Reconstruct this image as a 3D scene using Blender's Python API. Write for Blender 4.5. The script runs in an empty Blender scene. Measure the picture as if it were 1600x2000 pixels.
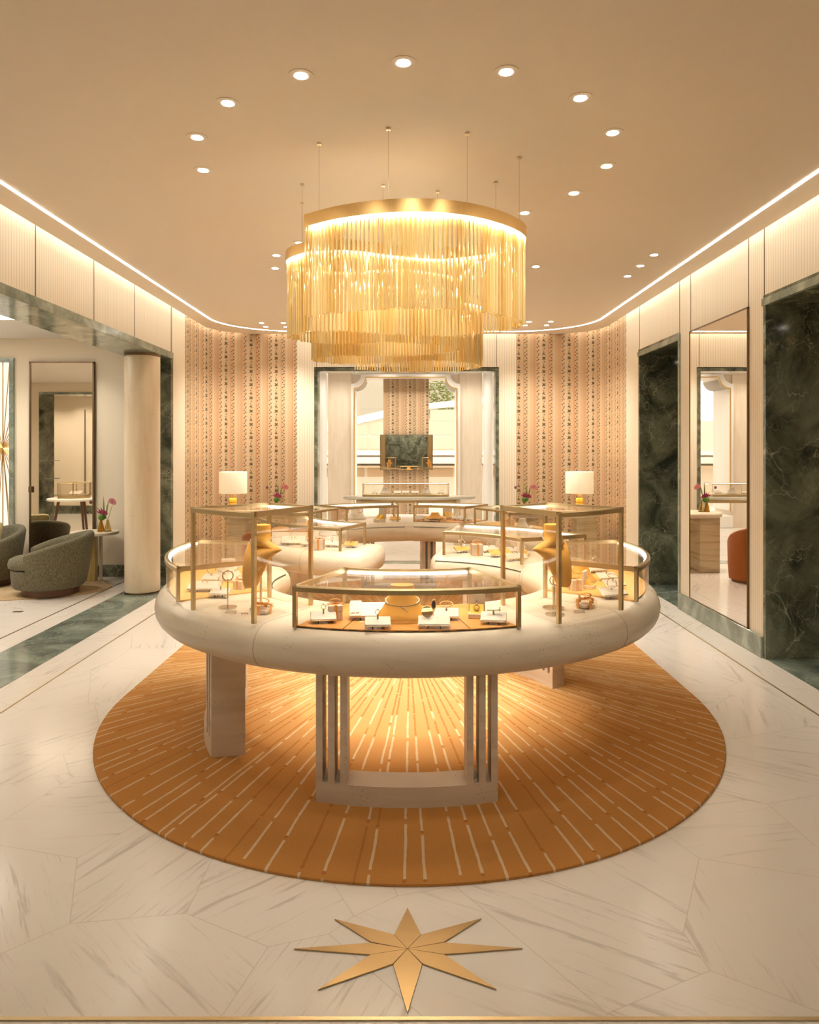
import bpy, math, random
from mathutils import Vector, Matrix
random.seed(7)
PI = math.pi
SC = bpy.context.scene
COL = SC.collection
R = math.radians
sin, cos = math.sin, math.cos

# ------------------------------------------------------------------ camera
CAMH, FPX, CX, HY = 1.6, 1400.0, 800.0, 878.0
cam_d = bpy.data.cameras.new('camera'); cam = bpy.data.objects.new('camera', cam_d)
COL.objects.link(cam)
cam.location = (0, 0, CAMH); cam.rotation_euler = (R(90), 0, 0)
cam_d.sensor_fit = 'HORIZONTAL'; cam_d.sensor_width = 36
cam_d.lens = 36*FPX/1600; cam_d.shift_y = -122/1600
cam_d.clip_start = .05; cam_d.clip_end = 200
SC.camera = cam

def at_z(px, py, z):            # the point of height z seen at a place of the photograph
    d = (CAMH-z)*FPX/(py-HY)
    return ((px-CX)*d/FPX, d, z)
def at_d(px, py, d):
    return ((px-CX)*d/FPX, d, CAMH-(py-HY)*d/FPX)

# ------------------------------------------------------------------ mesh builder
class MB:
    def __init__(s): s.v = []; s.f = []
    def add(s, vs, fs):
        o = len(s.v); s.v += [tuple(v) for v in vs]; s.f += [tuple(i+o for i in f) for f in fs]; return s
    def box(s, x0, x1, y0, y1, z0, z1, M=None):
        vs = [Vector((x, y, z)) for z in (z0, z1) for x, y in ((x0, y0), (x1, y0), (x1, y1), (x0, y1))]
        if M: vs = [M @ v for v in vs]
        return s.add(vs, [(3, 2, 1, 0), (4, 5, 6, 7), (0, 1, 5, 4), (1, 2, 6, 5), (2, 3, 7, 6), (3, 0, 4, 7)])
    def rbox(s, x0, x1, y0, y1, z0, z1, b=.004, M=None):      # bevelled box
        cx, cy, cz = (x0+x1)/2, (y0+y1)/2, (z0+z1)/2
        rings = []
        for z, i in ((z0, b), (z0+b, 0), (z1-b, 0), (z1, b)):
            ring = []
            for (x, y, sx, sy) in ((x0, y0, 1, 1), (x1, y0, -1, 1), (x1, y1, -1, -1), (x0, y1, 1, -1)):
                if sx*sy > 0: ring += [(x+sx*i, y+sy*(i+b), z), (x+sx*(i+b), y+sy*i, z)]
                else: ring += [(x+sx*(i+b), y+sy*i, z), (x+sx*i, y+sy*(i+b), z)]
            rings.append([Vector(p) for p in ring])
        if M: rings = [[M @ p for p in r] for r in rings]
        return s.loft(rings, True, True)
    def loft(s, rings, cap0=False, cap1=False, closed=True):
        n = len(rings[0]); vs = [p for r in rings for p in r]; fs = []
        for k in range(len(rings)-1):
            for j in range(n if closed else n-1):
                a, b = k*n+j, k*n+(j+1) % n
                fs.append((a, b, b+n, a+n))
        if cap0: fs.append(tuple(range(n-1, -1, -1)))
        if cap1: fs.append(tuple((len(rings)-1)*n+j for j in range(n)))
        return s.add(vs, fs)
    def lathe(s, prof, n=32, c=(0, 0), sx=1, sy=1, M=None):
        rings = []
        for r, z in prof:
            ring = [Vector((c[0]+r*sx*cos(2*PI*k/n), c[1]+r*sy*sin(2*PI*k/n), z)) for k in range(n)]
            rings.append([M @ p for p in ring] if M else ring)
        return s.loft(rings, True, True)
    def tube(s, path, r, n=8, closed=False, cap=True):
        P = [Vector(p) for p in path]; m = len(P); rings = []
        up = Vector((0, 0, 1)); prev = None
        for i in range(m):
            if closed: t = P[(i+1) % m]-P[i-1]
            else: t = P[min(i+1, m-1)]-P[max(i-1, 0)]
            t.normalize()
            if prev is None:
                ref = up if abs(t.dot(up)) < .9 else Vector((1, 0, 0))
                a = t.cross(ref).normalized()
            else:
                a = (prev-t*prev.dot(t)).normalized()
            prev = a; b = t.cross(a)
            rr = r[i] if isinstance(r, (list, tuple)) else r
            rings.append([P[i]+a*rr*cos(2*PI*k/n)+b*rr*sin(2*PI*k/n) for k in range(n)])
        if closed: rings.append(rings[0]); return s.loft(rings)
        return s.loft(rings, cap, cap)
    def torus(s, c, R0, r0, M=None, n=28, k=8, sx=1, sy=1):
        path = [Vector((R0*sx*cos(2*PI*i/n), R0*sy*sin(2*PI*i/n), 0)) for i in range(n)]
        path = [(M @ p if M else p)+Vector(c) for p in path]
        return s.tube(path, r0, k, closed=True)
    def ball(s, c, r, n=12, m=8, sx=1, sy=1, sz=1, M=None):
        rings = []
        for i in range(m+1):
            t = -PI/2+PI*i/m; rr = max(cos(t), 1e-3)
            ring = [Vector((r*sx*rr*cos(2*PI*k/n), r*sy*rr*sin(2*PI*k/n), r*sz*sin(t))) for k in range(n)]
            rings.append([(M @ p if M else p)+Vector(c) for p in ring])
        return s.loft(rings, True, True)
    def arc(s, c, r0, r1, a0, a1, z0, z1, n=None):            # curved slab round a centre
        n = n or max(2, int(abs(a1-a0)/2.5)); rings = []
        for i in range(n+1):
            a = R(a0+(a1-a0)*i/n); ca, sa = cos(a), sin(a)
            rings.append([(c[0]+r*ca, c[1]+r*sa, z) for r, z in ((r0, z0), (r1, z0), (r1, z1), (r0, z1))])
        return s.loft(rings, True, True)
    def prism(s, poly, z0, z1, M=None):
        n = len(poly); vs = [Vector((x, y, z)) for z in (z0, z1) for x, y in poly]
        if M: vs = [M @ v for v in vs]
        return s.add(vs, [tuple(range(n-1, -1, -1)), tuple(range(n, 2*n))]+[(j, (j+1) % n, (j+1) % n+n, j+n) for j in range(n)])
    def quad(s, a, b, c, d): return s.add([a, b, c, d], [(0, 1, 2, 3)])

import bmesh
def obj(name, mb, m, parent=None, smooth=35, uv=None, kind=None):
    me = bpy.data.meshes.new(name)
    me.from_pydata([tuple(v) for v in mb.v], [], mb.f); me.update()
    bm = bmesh.new(); bm.from_mesh(me)
    bmesh.ops.recalc_face_normals(bm, faces=bm.faces); bm.to_mesh(me); bm.free()
    if smooth:
        for p in me.polygons: p.use_smooth = True
        me.set_sharp_from_angle(angle=R(smooth))
    if uv:
        ul = me.uv_layers.new(name='UVMap')
        for l in me.loops: ul.data[l.index].uv = uv(me.vertices[l.vertex_index].co)
    me.materials.append(m)
    o = bpy.data.objects.new(name, me); COL.objects.link(o)
    if parent: o.parent = parent
    if kind: o['kind'] = kind
    return o
def tag(o, label, cat, group=None):
    o['label'] = label; o['category'] = cat
    if group: o['group'] = group
    return o
def thing(name, label, cat, loc=(0, 0, 0), rz=0, group=None):
    o = bpy.data.objects.new(name, None); COL.objects.link(o)
    o.empty_display_size = .05
    o.location = loc; o.rotation_euler = (0, 0, rz)
    return tag(o, label, cat, group)
def struct(name, mb, m, uv=None, smooth=35, parent=None):
    return obj(name, mb, m, parent, smooth, uv, None if parent else 'structure')
def rot(ax, a): return Matrix.Rotation(a, 4, ax)
def tr(x, y, z): return Matrix.Translation((x, y, z))

# ------------------------------------------------------------------ node helpers
class V:
    def __init__(s, nt, sock): s.nt, s.s = nt, sock
    def _m(s, op, *o):
        n = s.nt.nodes.new('ShaderNodeMath'); n.operation = op
        for i, a in enumerate((s,)+o):
            if isinstance(a, V): s.nt.links.new(a.s, n.inputs[i])
            else: n.inputs[i].default_value = a
        return V(s.nt, n.outputs[0])
    def __add__(s, o): return s._m('ADD', o)
    def __radd__(s, o): return s._m('ADD', o)
    def __sub__(s, o): return s._m('SUBTRACT', o)
    def __rsub__(s, o): return (s*-1)+o
    def __mul__(s, o): return s._m('MULTIPLY', o)
    def __rmul__(s, o): return s._m('MULTIPLY', o)
    def __truediv__(s, o): return s._m('DIVIDE', o)
    def lt(s, o): return s._m('LESS_THAN', o)
    def gt(s, o): return s._m('GREATER_THAN', o)
    def mx(s, o): return s._m('MAXIMUM', o)
    def mn(s, o): return s._m('MINIMUM', o)
    def abs(s): return s._m('ABSOLUTE')
    def floor(s): return s._m('FLOOR')
    def fract(s): return s._m('FRACT')
    def sin(s): return s._m('SINE')
    def cos(s): return s._m('COSINE')
    def pw(s, e): return s._m('POWER', e)
    def sqrt(s): return s._m('SQRT')
    def wrap(s, lo, hi): return s._m('WRAP', hi, lo)
    def atan2(s, o): return s._m('ARCTAN2', o)
class MT:
    def __init__(s, name):
        s.m = bpy.data.materials.new(name); s.m.use_nodes = True; s.nt = s.m.node_tree
        s.b = s.nt.nodes['Principled BSDF']; s.out = s.nt.nodes['Material Output']
    def n(s, t, **kw):
        n = s.nt.nodes.new(t)
        for k, v in kw.items():
            if k in n.inputs.keys() if not k.startswith('_') else False: s.set(n.inputs[k], v)
            else: setattr(n, k.lstrip('_'), v)
        return n
    def set(s, sock, v):
        if isinstance(v, V): s.nt.links.new(v.s, sock)
        elif isinstance(v, bpy.types.NodeSocket): s.nt.links.new(v, sock)
        else:
            if hasattr(sock.default_value, '__len__') and len(sock.default_value) == 4 and len(v) == 3: v = (*v, 1)
            sock.default_value = v
    def v(s, sock): return V(s.nt, sock)
    def coord(s, which='Object'):
        return s.n('ShaderNodeTexCoord').outputs[which]
    def pos(s): return s.n('ShaderNodeNewGeometry').outputs['Position']
    def xyz(s, sock):
        n = s.n('ShaderNodeSeparateXYZ'); s.set(n.inputs[0], sock)
        return [V(s.nt, o) for o in n.outputs]
    def comb(s, x, y, z=0.):
        n = s.n('ShaderNodeCombineXYZ')
        for i, a in enumerate((x, y, z)): s.set(n.inputs[i], a)
        return n.outputs[0]
    def mapp(s, vec, scale=(1, 1, 1), rotn=(0, 0, 0)):
        n = s.n('ShaderNodeMapping'); s.set(n.inputs['Vector'], vec)
        n.inputs['Scale'].default_value = scale; n.inputs['Rotation'].default_value = rotn
        return n.outputs[0]
    def noise(s, vec, scale, detail=4, rough=.5, dist=0.):
        n = s.n('ShaderNodeTexNoise'); s.set(n.inputs['Vector'], vec)
        n.inputs['Scale'].default_value = scale; n.inputs['Detail'].default_value = detail
        n.inputs['Roughness'].default_value = rough; n.inputs['Distortion'].default_value = dist
        return n
    def vor(s, vec, scale, feature='F1'):
        n = s.n('ShaderNodeTexVoronoi'); n.feature = feature; s.set(n.inputs['Vector'], vec)
        n.inputs['Scale'].default_value = scale
        return n
    def ramp(s, fac, stops):
        n = s.n('ShaderNodeValToRGB'); s.set(n.inputs['Fac'], fac)
        el = n.color_ramp.elements
        while len(el) < len(stops): el.new(.5)
        for e, (p, c) in zip(el, stops):
            e.position = p; e.color = (*c, 1) if not isinstance(c, (int, float)) else (c, c, c, 1)
        return n.outputs['Color']
    def mix(s, fac, a, b, bt='MIX'):
        n = s.n('ShaderNodeMix'); n.data_type = 'RGBA'; n.blend_type = bt
        s.set(n.inputs[0], fac); s.set(n.inputs[6], a); s.set(n.inputs[7], b)
        return n.outputs[2]
    def bump(s, h, strength=.2, dist=.01):
        n = s.n('ShaderNodeBump'); s.set(n.inputs['Height'], h)
        n.inputs['Strength'].default_value = strength; n.inputs['Distance'].default_value = dist
        s.nt.links.new(n.outputs[0], s.b.inputs['Normal'])
    def p(s, **kw):
        for k, v in kw.items():
            s.set(s.b.inputs[{'base': 'Base Color', 'rough': 'Roughness', 'metal': 'Metallic', 'spec': 'Specular IOR Level',
                              'em': 'Emission Color', 'es': 'Emission Strength', 'sheen': 'Sheen Weight', 'trans': 'Transmission Weight',
                              'ior': 'IOR', 'coat': 'Coat Weight'}[k]], v)
        return s.m
def plain(name, base, rough=.5, **kw):
    t = MT(name)
    nz = t.noise(t.coord(), 40, 2)
    c = t.mix(t.v(nz.outputs['Fac'])*.12, base, tuple(x*.82 for x in base))
    return t.p(base=c, rough=rough, **kw)

# ------------------------------------------------------------------ materials
def travertine(name, base=(.80, .70, .55), band=(.68, .57, .43), vert=False, pits=True, rough=.35, amt=1.):
    t = MT(name); g = t.coord()
    nz = t.noise(t.mapp(g, (9, 9, 1.2) if vert else (1.0, 1.0, 11)), 1.6, 5, .55, .4)
    n2 = t.noise(g, 3.1, 5)
    c = t.ramp(nz.outputs['Fac'], [(.3, band), (.52, base), (.75, tuple(min(1, x*1.07) for x in base))])
    c = t.mix(t.v(n2.outputs['Fac'])*.35*amt, c, band)
    if pits:
        pv = t.vor(t.mapp(g, (1, 1, 1.9)), 62)
        big = t.noise(g, 6, 3)
        m = (t.v(pv.outputs['Distance']).lt(.20))*(t.v(big.outputs['Fac']).gt(.575))
        c = t.mix(m*.7, c, (.26, .19, .11))
        t.bump(m*-1., .25, .003)
    return t.p(base=c, rough=rough)
M = {}
M['trav'] = travertine('travertine')
M['trav_col'] = travertine('travertine_column', (.82, .70, .52), (.76, .62, .44), vert=True)
M['trav_leg'] = travertine('travertine_leg', (.74, .62, .50), (.64, .52, .41), rough=.5)
M['trav_wall'] = travertine('travertine_wall', (.84, .72, .58), (.78, .65, .50), vert=True, pits=False)
M['onyx'] = travertine('striped_onyx', (.74, .62, .42), (.42, .33, .18), pits=False, rough=.2)
M['onyx_y'] = travertine('yellow_onyx', (.66, .50, .20), (.36, .30, .14), vert=True, pits=False, rough=.25)

def green_marble(name, dark, mid, vein, vs=1., rough=.12):
    t = MT(name); g = t.coord()
    w = t.noise(g, 1.5, 5, .6, .8)
    n1 = t.noise(g, 2.3, 8, .62, 1.2)
    c = t.ramp(n1.outputs['Fac'], [(.36, dark), (.56, mid), (.76, tuple(x*1.9 for x in mid))])
    wv = t.n('ShaderNodeVectorMath', _operation='MULTIPLY_ADD')
    t.set(wv.inputs[0], w.outputs['Color']); wv.inputs[1].default_value = (.9, .9, .9); t.set(wv.inputs[2], g)
    v1 = t.vor(wv.outputs[0], 2.4, 'DISTANCE_TO_EDGE')
    v2 = t.vor(t.mapp(wv.outputs[0], (1, 1, 1), (.4, .7, .3)), 8, 'DISTANCE_TO_EDGE')
    br = t.noise(g, 3.5, 3)
    m1 = (1-(t.v(v1.outputs[0])*70).mn(1.))*(t.v(br.outputs['Fac'])-.35).mx(0.)*2.6
    m2 = (1-(t.v(v2.outputs[0])*45).mn(1.))*(t.v(br.outputs['Fac'])-.42).mx(0.)*2.6
    c = t.mix(((m1+m2)*vs).mn(1.), c, vein)
    return t.p(base=c, rough=rough)
M['green'] = green_marble('dark_green_marble', (.030, .037, .024), (.165, .178, .125), (.50, .48, .35), 1.3)
M['green_l'] = green_marble('grey_green_marble', (.16, .20, .16), (.30, .34, .28), (.62, .62, .52), .8)
M['green_f'] = green_marble('green_floor_marble', (.09, .12, .10), (.20, .24, .20), (.55, .55, .45), .8)

def wallplain(name, base, axis=None, period=.035, rough=.6):
    t = MT(name); g = t.pos(); c = base
    if axis is not None:
        u = t.xyz(g)[axis]
        f = ((u/period).fract()-.5).abs()
        h = (.42-f).mx(0.)*12
        c = t.mix(h.mn(1.)*.92+.08, tuple(x*.80 for x in base), base)
        t.bump(h.mn(1.), .35, .004)
    else:
        nz = t.noise(t.mapp(g, (2, 2, 40)), 6, 3)
        c = t.mix(t.v(nz.outputs['Fac'])*.2, base, tuple(x*.88 for x in base))
    return t.p(base=c, rough=rough)
CREAM = (.86, .77, .62)
M['rib_y'] = wallplain('ribbed_cream_side', CREAM, 1)
M['rib_x'] = wallplain('ribbed_cream_back', CREAM, 0)
M['cream'] = wallplain('cream_fabric_wall', (.86, .76, .60))
M['ceil'] = wallplain('ceiling_paint', (.83, .73, .60), rough=.8)
M['white'] = plain('white_paint', (.90, .86, .80), .6)

def wallpaper():
    t = MT('vine_stripe_wallpaper')
    u, v, _ = t.xyz(t.coord('UV'))
    p, q = .36, .19
    x = (u/p).fract()*p-.14          # bold vine at 0
    y = (v/q).fract()*q
    bg = t.noise(t.coord('UV'), 90, 3)
    c = t.mix(t.v(bg.outputs['Fac']), (.57, .41, .245), (.50, .35, .205))
    pale = ((x-.15).abs().lt(.018)).mx((x+.05).abs().lt(.03))
    c = t.mix(pale*.35, c, (.74, .56, .39))
    thin = ((x-.165).abs().lt(.0018)).mx((x-.185).abs().lt(.0018)).mx((x+.105).abs().lt(.0018)).mx((x-.128).abs().lt(.0015))
    c = t.mix(thin*.6, c, (.52, .30, .18))
    ora = ((x+.128).abs().lt(.005)).mx((x-.072).abs().lt(.005)).mx((x-.21).abs().lt(.002))
    c = t.mix(ora*.85, c, (.56, .18, .06))
    ws = (y*(2*PI/q)).sin()*.006
    stem = ((x-ws).abs().lt(.0016)).mx((x+.083-ws).abs().lt(.0014)).mx((x-.10+ws).abs().lt(.0014))
    c = t.mix(stem*.7, c, (.42, .22, .12))
    leaves = [(-.012, .05, .6, .011, .006), (.012, .052, -.6, .011, .006), (-.011, .072, -.7, .010, .006), (.012, .07, .7, .011, .006), (0, .06, 0, .005, .012),
              (-.009, .125, .5, .010, .006), (.009, .118, -.4, .010, .006), (.002, .14, 1.3, .009, .005), (-.004, .165, .9, .007, .004), (.007, .012, 2.2, .008, .005),
              (-.095, .03, .6, .010, .005), (-.072, .045, -.7, .010, .005), (-.094, .075, -.4, .008, .005), (-.076, .105, .5, .010, .005), (-.070, .125, -.9, .008, .005), (-.092, .155, .3, .009, .005), (-.072, .175, -.4, .009, .005),
              (.090, .02, -.6, .009, .005), (.112, .032, .6, .010, .005), (.113, .065, -.9, .010, .005), (.092, .095, .5, .009, .005), (.114, .118, -.4, .010, .005), (.088, .14, -.2, .008, .005), (.108, .165, .7, .010, .005)]
    tot = None
    for (lx, ly, a, ra, rb) in leaves:
        dx, dy = x-lx, y-ly
        e = ((dx*cos(a)+dy*sin(a))/(ra*1.25)).pw(2.)+((dy*cos(a)-dx*sin(a))/(rb*1.35)).pw(2.)
        k = e.lt(1.)
        tot = k if tot is None else tot.mx(k)
    c = t.mix(tot*.94, c, (.062, .055, .028))
    return t.p(base=c, rough=.75)
M['paper'] = wallpaper()

def marble_floor():
    t = MT('white_marble_floor'); g = t.pos()
    vo = t.vor(g, 1.75); ve = t.vor(g, 1.75, 'DISTANCE_TO_EDGE')
    for n in (vo, ve): n.voronoi_dimensions = '2D'
    ra = t.xyz(vo.outputs['Color'])
    X, Y, _ = t.xyz(g)
    a = ra[0]*6.28
    ca, sa = a.cos(), a.sin()
    uu = X*ca+Y*sa+ra[1]*20; vv = Y*ca-X*sa
    nz = t.noise(t.comb(uu*.6, vv*9.0), 3.0, 9, .70, .5)
    bn = t.noise(t.comb(uu*.8, vv*1.6), 1.2, 3)
    m = (t.v(nz.outputs['Fac'])-.54).mx(0.)*5*(t.v(bn.outputs['Fac'])-.38).mx(0.)*4.2
    c = t.mix((m*1.7).mn(.55), (.82, .77, .71), (.36, .33, .29))
    cl = t.noise(t.comb(uu, vv*3.), 1.1, 4)
    c = t.mix(t.v(cl.outputs['Fac'])*.45, c, (.74, .68, .60))
    c = t.mix(t.v(ve.outputs['Distance']).lt(.0035)*.35, c, (.45, .38, .30))
    return t.p(base=c, rough=.16, spec=.5)
M['floor'] = marble_floor()

def rug_mat():
    t = MT('orange_sunray_rug'); X, Y, Z = t.xyz(t.pos())
    dy = Y-5.95
    r = (X*X+dy*dy).sqrt()
    NR = 205
    warp = t.noise(t.pos(), 5, 2)
    tt = dy.atan2(X)*(NR/(2*PI))+(t.v(warp.outputs['Fac'])-.5)*.12
    i = tt.floor()
    h1 = ((i*12.9898).sin()*43758.5).fract()
    f = ((tt-i)-.5+(h1-.5)*.62).abs()
    dist = f*r*(2*PI/NR)
    s_ = r*(h1*1.6+1.7)+h1*19.
    cell = s_.floor(); fs = s_-cell
    h2 = ((i*3.17+cell*78.233).sin()*9631.7).fract()
    on = (fs.lt(.93))*(fs.gt(.03))
    wn = t.noise(t.pos(), 22, 2)
    line = dist.lt(t.v(wn.outputs['Fac'])*.006+.0026)*on
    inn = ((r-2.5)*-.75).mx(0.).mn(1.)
    cream = line*h2.lt(.84-inn*.62)
    brown = line*h2.gt(.84-inn*.62)
    pile = t.noise(t.pos(), 260, 2); big = t.noise(t.pos(), 3, 3)
    base = t.mix(t.v(pile.outputs['Fac'])*1.2-.1, (.56, .26, .075), (.43, .185, .045))
    base = t.mix(t.v(big.outputs['Fac'])*.3, base, (.66, .32, .10))
    kn = t.noise(t.pos(), 60, 2)
    base = t.mix(inn*.75, base, (.64, .41, .18))  # paler sand dye towards the centre, with the pool of light painted in
    knot = (dist/.010).pw(2.)+((fs-.95).abs()/.035).pw(2.)+t.v(kn.outputs['Fac'])
    knot = knot.lt(1.25)*h2.gt(.45)
    c = t.mix(cream*.8, base, (.70, .54, .34))
    c = t.mix(brown*.75, c, (.40, .16, .04))
    c = t.mix(knot*.6, c, (.36, .12, .03))
    t.bump(t.v(pile.outputs['Fac'])*.5-dist.lt(.007)*on*.9, .5, .004)
    return t.p(base=c, rough=.95, spec=.1)
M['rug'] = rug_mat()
def fabric(name, a, b, sc=180):
    t = MT(name); g = t.coord()
    nz = t.noise(t.mapp(g, (1, 1, .5)), sc, 2); n2 = t.noise(g, 4, 2)
    c = t.mix(t.v(nz.outputs['Fac'])*1.6-.3, a, b)
    t.bump(nz.outputs['Fac'], .3, .003)
    return t.p(base=c, rough=.9, sheen=.1)
M['beige_rug'] = fabric('beige_rug_weave', (.58, .42, .24), (.42, .29, .15), 60)
M['tweed'] = fabric('olive_tweed', (.23, .20, .115), (.05, .048, .032), 95)
M['orange_fab'] = fabric('burnt_orange_fabric', (.45, .14, .03), (.34, .09, .02))
M['blush'] = fabric('blush_fabric', (.78, .52, .38), (.70, .44, .30))
def brass(name, base, rough=.32, brushed=False):
    t = MT(name)
    nz = t.noise(t.mapp(t.coord(), (3, 90, 90) if brushed else (30, 30, 4)), 4, 3)
    c = t.mix(t.v(nz.outputs['Fac'])*.5, base, tuple(x*.72 for x in base))
    return t.p(base=c, metal=1., rough=rough)
M['brass'] = brass('satin_brass', (.64, .51, .30), .34)
M['brass_f'] = brass('brushed_floor_brass', (.50, .35, .17), .34, True)
M['gold'] = brass('gold_band', (.86, .58, .24), .30)
M['bronze'] = brass('dark_bronze', (.22, .15, .09), .4)
M['steel'] = brass('pale_metal', (.78, .70, .58), .25)
M['silver'] = brass('bright_silver', (.92, .88, .82), .12)
M['rosegold'] = brass('rose_gold', (.92, .66, .46), .15)
M['leather_o'] = plain('orange_leather', (.74, .33, .075), .45)
M['leather_y'] = plain('amber_leather', (.90, .52, .13), .45)
M['suede'] = plain('yellow_suede_bust', (.88, .44, .07), .6)
M['cream_l'] = plain('cream_leather', (.86, .77, .66), .5)
M['board'] = plain('pale_tray_leather', (.80, .72, .62), .45)
M['boxc'] = plain('blush_box_paper', (.86, .72, .58), .6)
M['ribbon'] = plain('orange_ribbon', (.90, .42, .10), .4)
M['black'] = plain('black_gap', (.012, .01, .008), .6)
M['joint'] = plain('stone_joint_filler', (.52, .42, .31), .6)
M['shade'] = None
t = MT('lamp_shade_linen')
M['shade'] = t.p(base=(.93, .84, .66), rough=.8, em=(1, .80, .50), es=.16)
t = MT('amber_glass')
M['amber'] = t.p(base=(.90, .55, .08), rough=.05, trans=.85, ior=1.3)
t = MT('clear_honey_glass')
M['honey'] = t.p(base=(.95, .80, .45), rough=.05, trans=.9, ior=1.2)
M['amber_solid'] = plain('amber_resin', (.80, .42, .05), .15)
M['green_ball'] = plain('green_moss_flower', (.10, .22, .03), .8)
M['leaf'] = plain('grass_green_leaf', (.22, .30, .10), .5)
M['stem'] = plain('stem_green', (.20, .26, .08), .5)
M['pink'] = plain('pink_anthurium', (.84, .32, .36), .35)
M['mag'] = plain('magenta_petals', (.42, .04, .12), .4)
M['plum'] = plain('plum_bud', (.22, .06, .10), .5)
M['walnut'] = plain('walnut_wood', (.13, .06, .03), .4)

def mirror_mat(name, c=(.90, .86, .80)):
    t = MT(name); return t.p(base=c, metal=1., rough=.012)
M['mirror'] = mirror_mat('mirror_silvering')
M['mirror_b'] = mirror_mat('bronze_mirror', (.84, .76, .64))

def glassmat(name, tint=(.985, .975, .955), k=.50, base=.035):
    t = MT(name); nt = t.nt
    tp = t.n('ShaderNodeBsdfTransparent'); t.set(tp.inputs['Color'], tint)
    gl = t.n('ShaderNodeBsdfGlossy'); gl.inputs['Roughness'].default_value = .0
    gl.inputs['Color'].default_value = (1, 1, 1, 1)
    lw = t.n('ShaderNodeLayerWeight'); lw.inputs['Blend'].default_value = .5
    fac = t.v(lw.outputs['Facing']).pw(5.)*k+base
    mx = t.n('ShaderNodeMixShader'); t.set(mx.inputs[0], fac)
    nt.links.new(tp.outputs[0], mx.inputs[1]); nt.links.new(gl.outputs[0], mx.inputs[2])
    nt.links.new(mx.outputs[0], t.out.inputs['Surface'])
    return t.m
M['glass'] = glassmat('clear_case_glass')
M['winglass'] = glassmat('window_glass', (.99, .98, .96), .5, .03)
M['crystal'] = glassmat('clear_crystal', (.97, .95, .90), .6, .08)

def rod_mat():
    t = MT('gold_glass_rod'); nt = t.nt
    oi = t.xyz(t.pos())
    h = ((oi[0]*61.).floor()*12.7+(oi[1]*61.).floor()*7.3).sin()*.5+.5
    col = t.mix(h, (.94, .66, .23), (1.0, .92, .62))
    tp = t.n('ShaderNodeBsdfTransparent'); t.set(tp.inputs['Color'], (1.0, .91, .70))
    tl = t.n('ShaderNodeBsdfTranslucent'); t.set(tl.inputs['Color'], col)
    df = t.n('ShaderNodeBsdfDiffuse'); t.set(df.inputs['Color'], col)
    gl = t.n('ShaderNodeBsdfGlossy'); gl.inputs['Roughness'].default_value = .07
    t.set(gl.inputs['Color'], (1., .84, .55))
    def ms(f, a, b):
        m = t.n('ShaderNodeMixShader'); t.set(m.inputs[0], f)
        nt.links.new(a.outputs[0], m.inputs[1]); nt.links.new(b.outputs[0], m.inputs[2]); return m
    a = ms(.5, tl, df); a = ms(.40, a, gl)
    a = ms(h*.20+.09, a, tp)
    nt.links.new(a.outputs[0], t.out.inputs['Surface'])
    return t.m
M['rod'] = rod_mat()
def emis(name, col, st):
    t = MT(name); nt = t.nt
    e = t.n('ShaderNodeEmission'); t.set(e.inputs['Color'], col); e.inputs['Strength'].default_value = st
    nt.links.new(e.outputs[0], t.out.inputs['Surface']); return t.m
WARM = (1, .90, .75)
M['led'] = emis('led_line_diffuser', (1, .92, .80), 8)
M['spot'] = emis('downlight_lens', (1, .90, .76), 14)
M['chand_led'] = emis('chandelier_led', (1, .91, .76), 20)
M['case_led'] = emis('case_led', (1, .93, .82), 3.5)
M['panel_led'] = emis('ceiling_panel_light', (1, .90, .76), 3)
# ------------------------------------------------------------------ the room
XL, XR, YB, ZC = -2.82, 2.72, 10.3, 3.25
Y0 = -2.6                       # the wall behind the camera
LX = -3.24                      # lounge side of the left wall
OPZ = 2.72
# floor, whole ground storey in one polished slab
struct('floor', MB().box(-11.2, 4.6, Y0-.2, 15.5, -.12, 0), M['floor'])
# ceiling slab of the hall with rounded far corners
def room_path(ins, y_start=Y0, rad=.66, n=12):
    xl, xr, yb = XL+ins, XR-ins, YB-ins
    r = rad
    P = [(xl, y_start), (xl, yb-r)]
    P += [(xl+r-r*cos(PI/2*k/n), yb-r+r*sin(PI/2*k/n)) for k in range(1, n+1)]
    P += [(xr-r+r*sin(PI/2*k/n), yb-r+r*cos(PI/2*k/n)) for k in range(0, n+1)]
    P += [(xr, y_start)]
    return P
struct('ceiling', MB().prism(room_path(.07, Y0-.05), ZC, ZC+.08), M['ceil'], smooth=20)
struct('roof', MB().box(-11.2, 4.6, Y0-.2, 15.5, 3.62, 3.75), M['white'])
# LED line set in the ceiling
def ribbon_along(path, w, z0, z1):
    mb = MB(); n = len(path); rings = []
    for i in range(n):
        a, b = Vector(path[max(i-1, 0)]), Vector(path[min(i+1, n-1)])
        t = (b-a).normalized(); nn = Vector((-t.y, t.x)); p = Vector(path[i])
        l, r_ = p+nn*w/2, p-nn*w/2
        rings.append([(l.x, l.y, z0), (r_.x, r_.y, z0), (r_.x, r_.y, z1), (l.x, l.y, z1)])
    return mb.loft(rings, True, True)
led_path = [(x, y) for x, y in room_path(.30, 2.3, 1.0, 18)]
o = obj('linear_ceiling_light', ribbon_along(led_path, .022, ZC-.004, ZC+.01), M['led'])
tag(o, 'glowing white light line running round the edge of the beige ceiling', 'light line')

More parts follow.
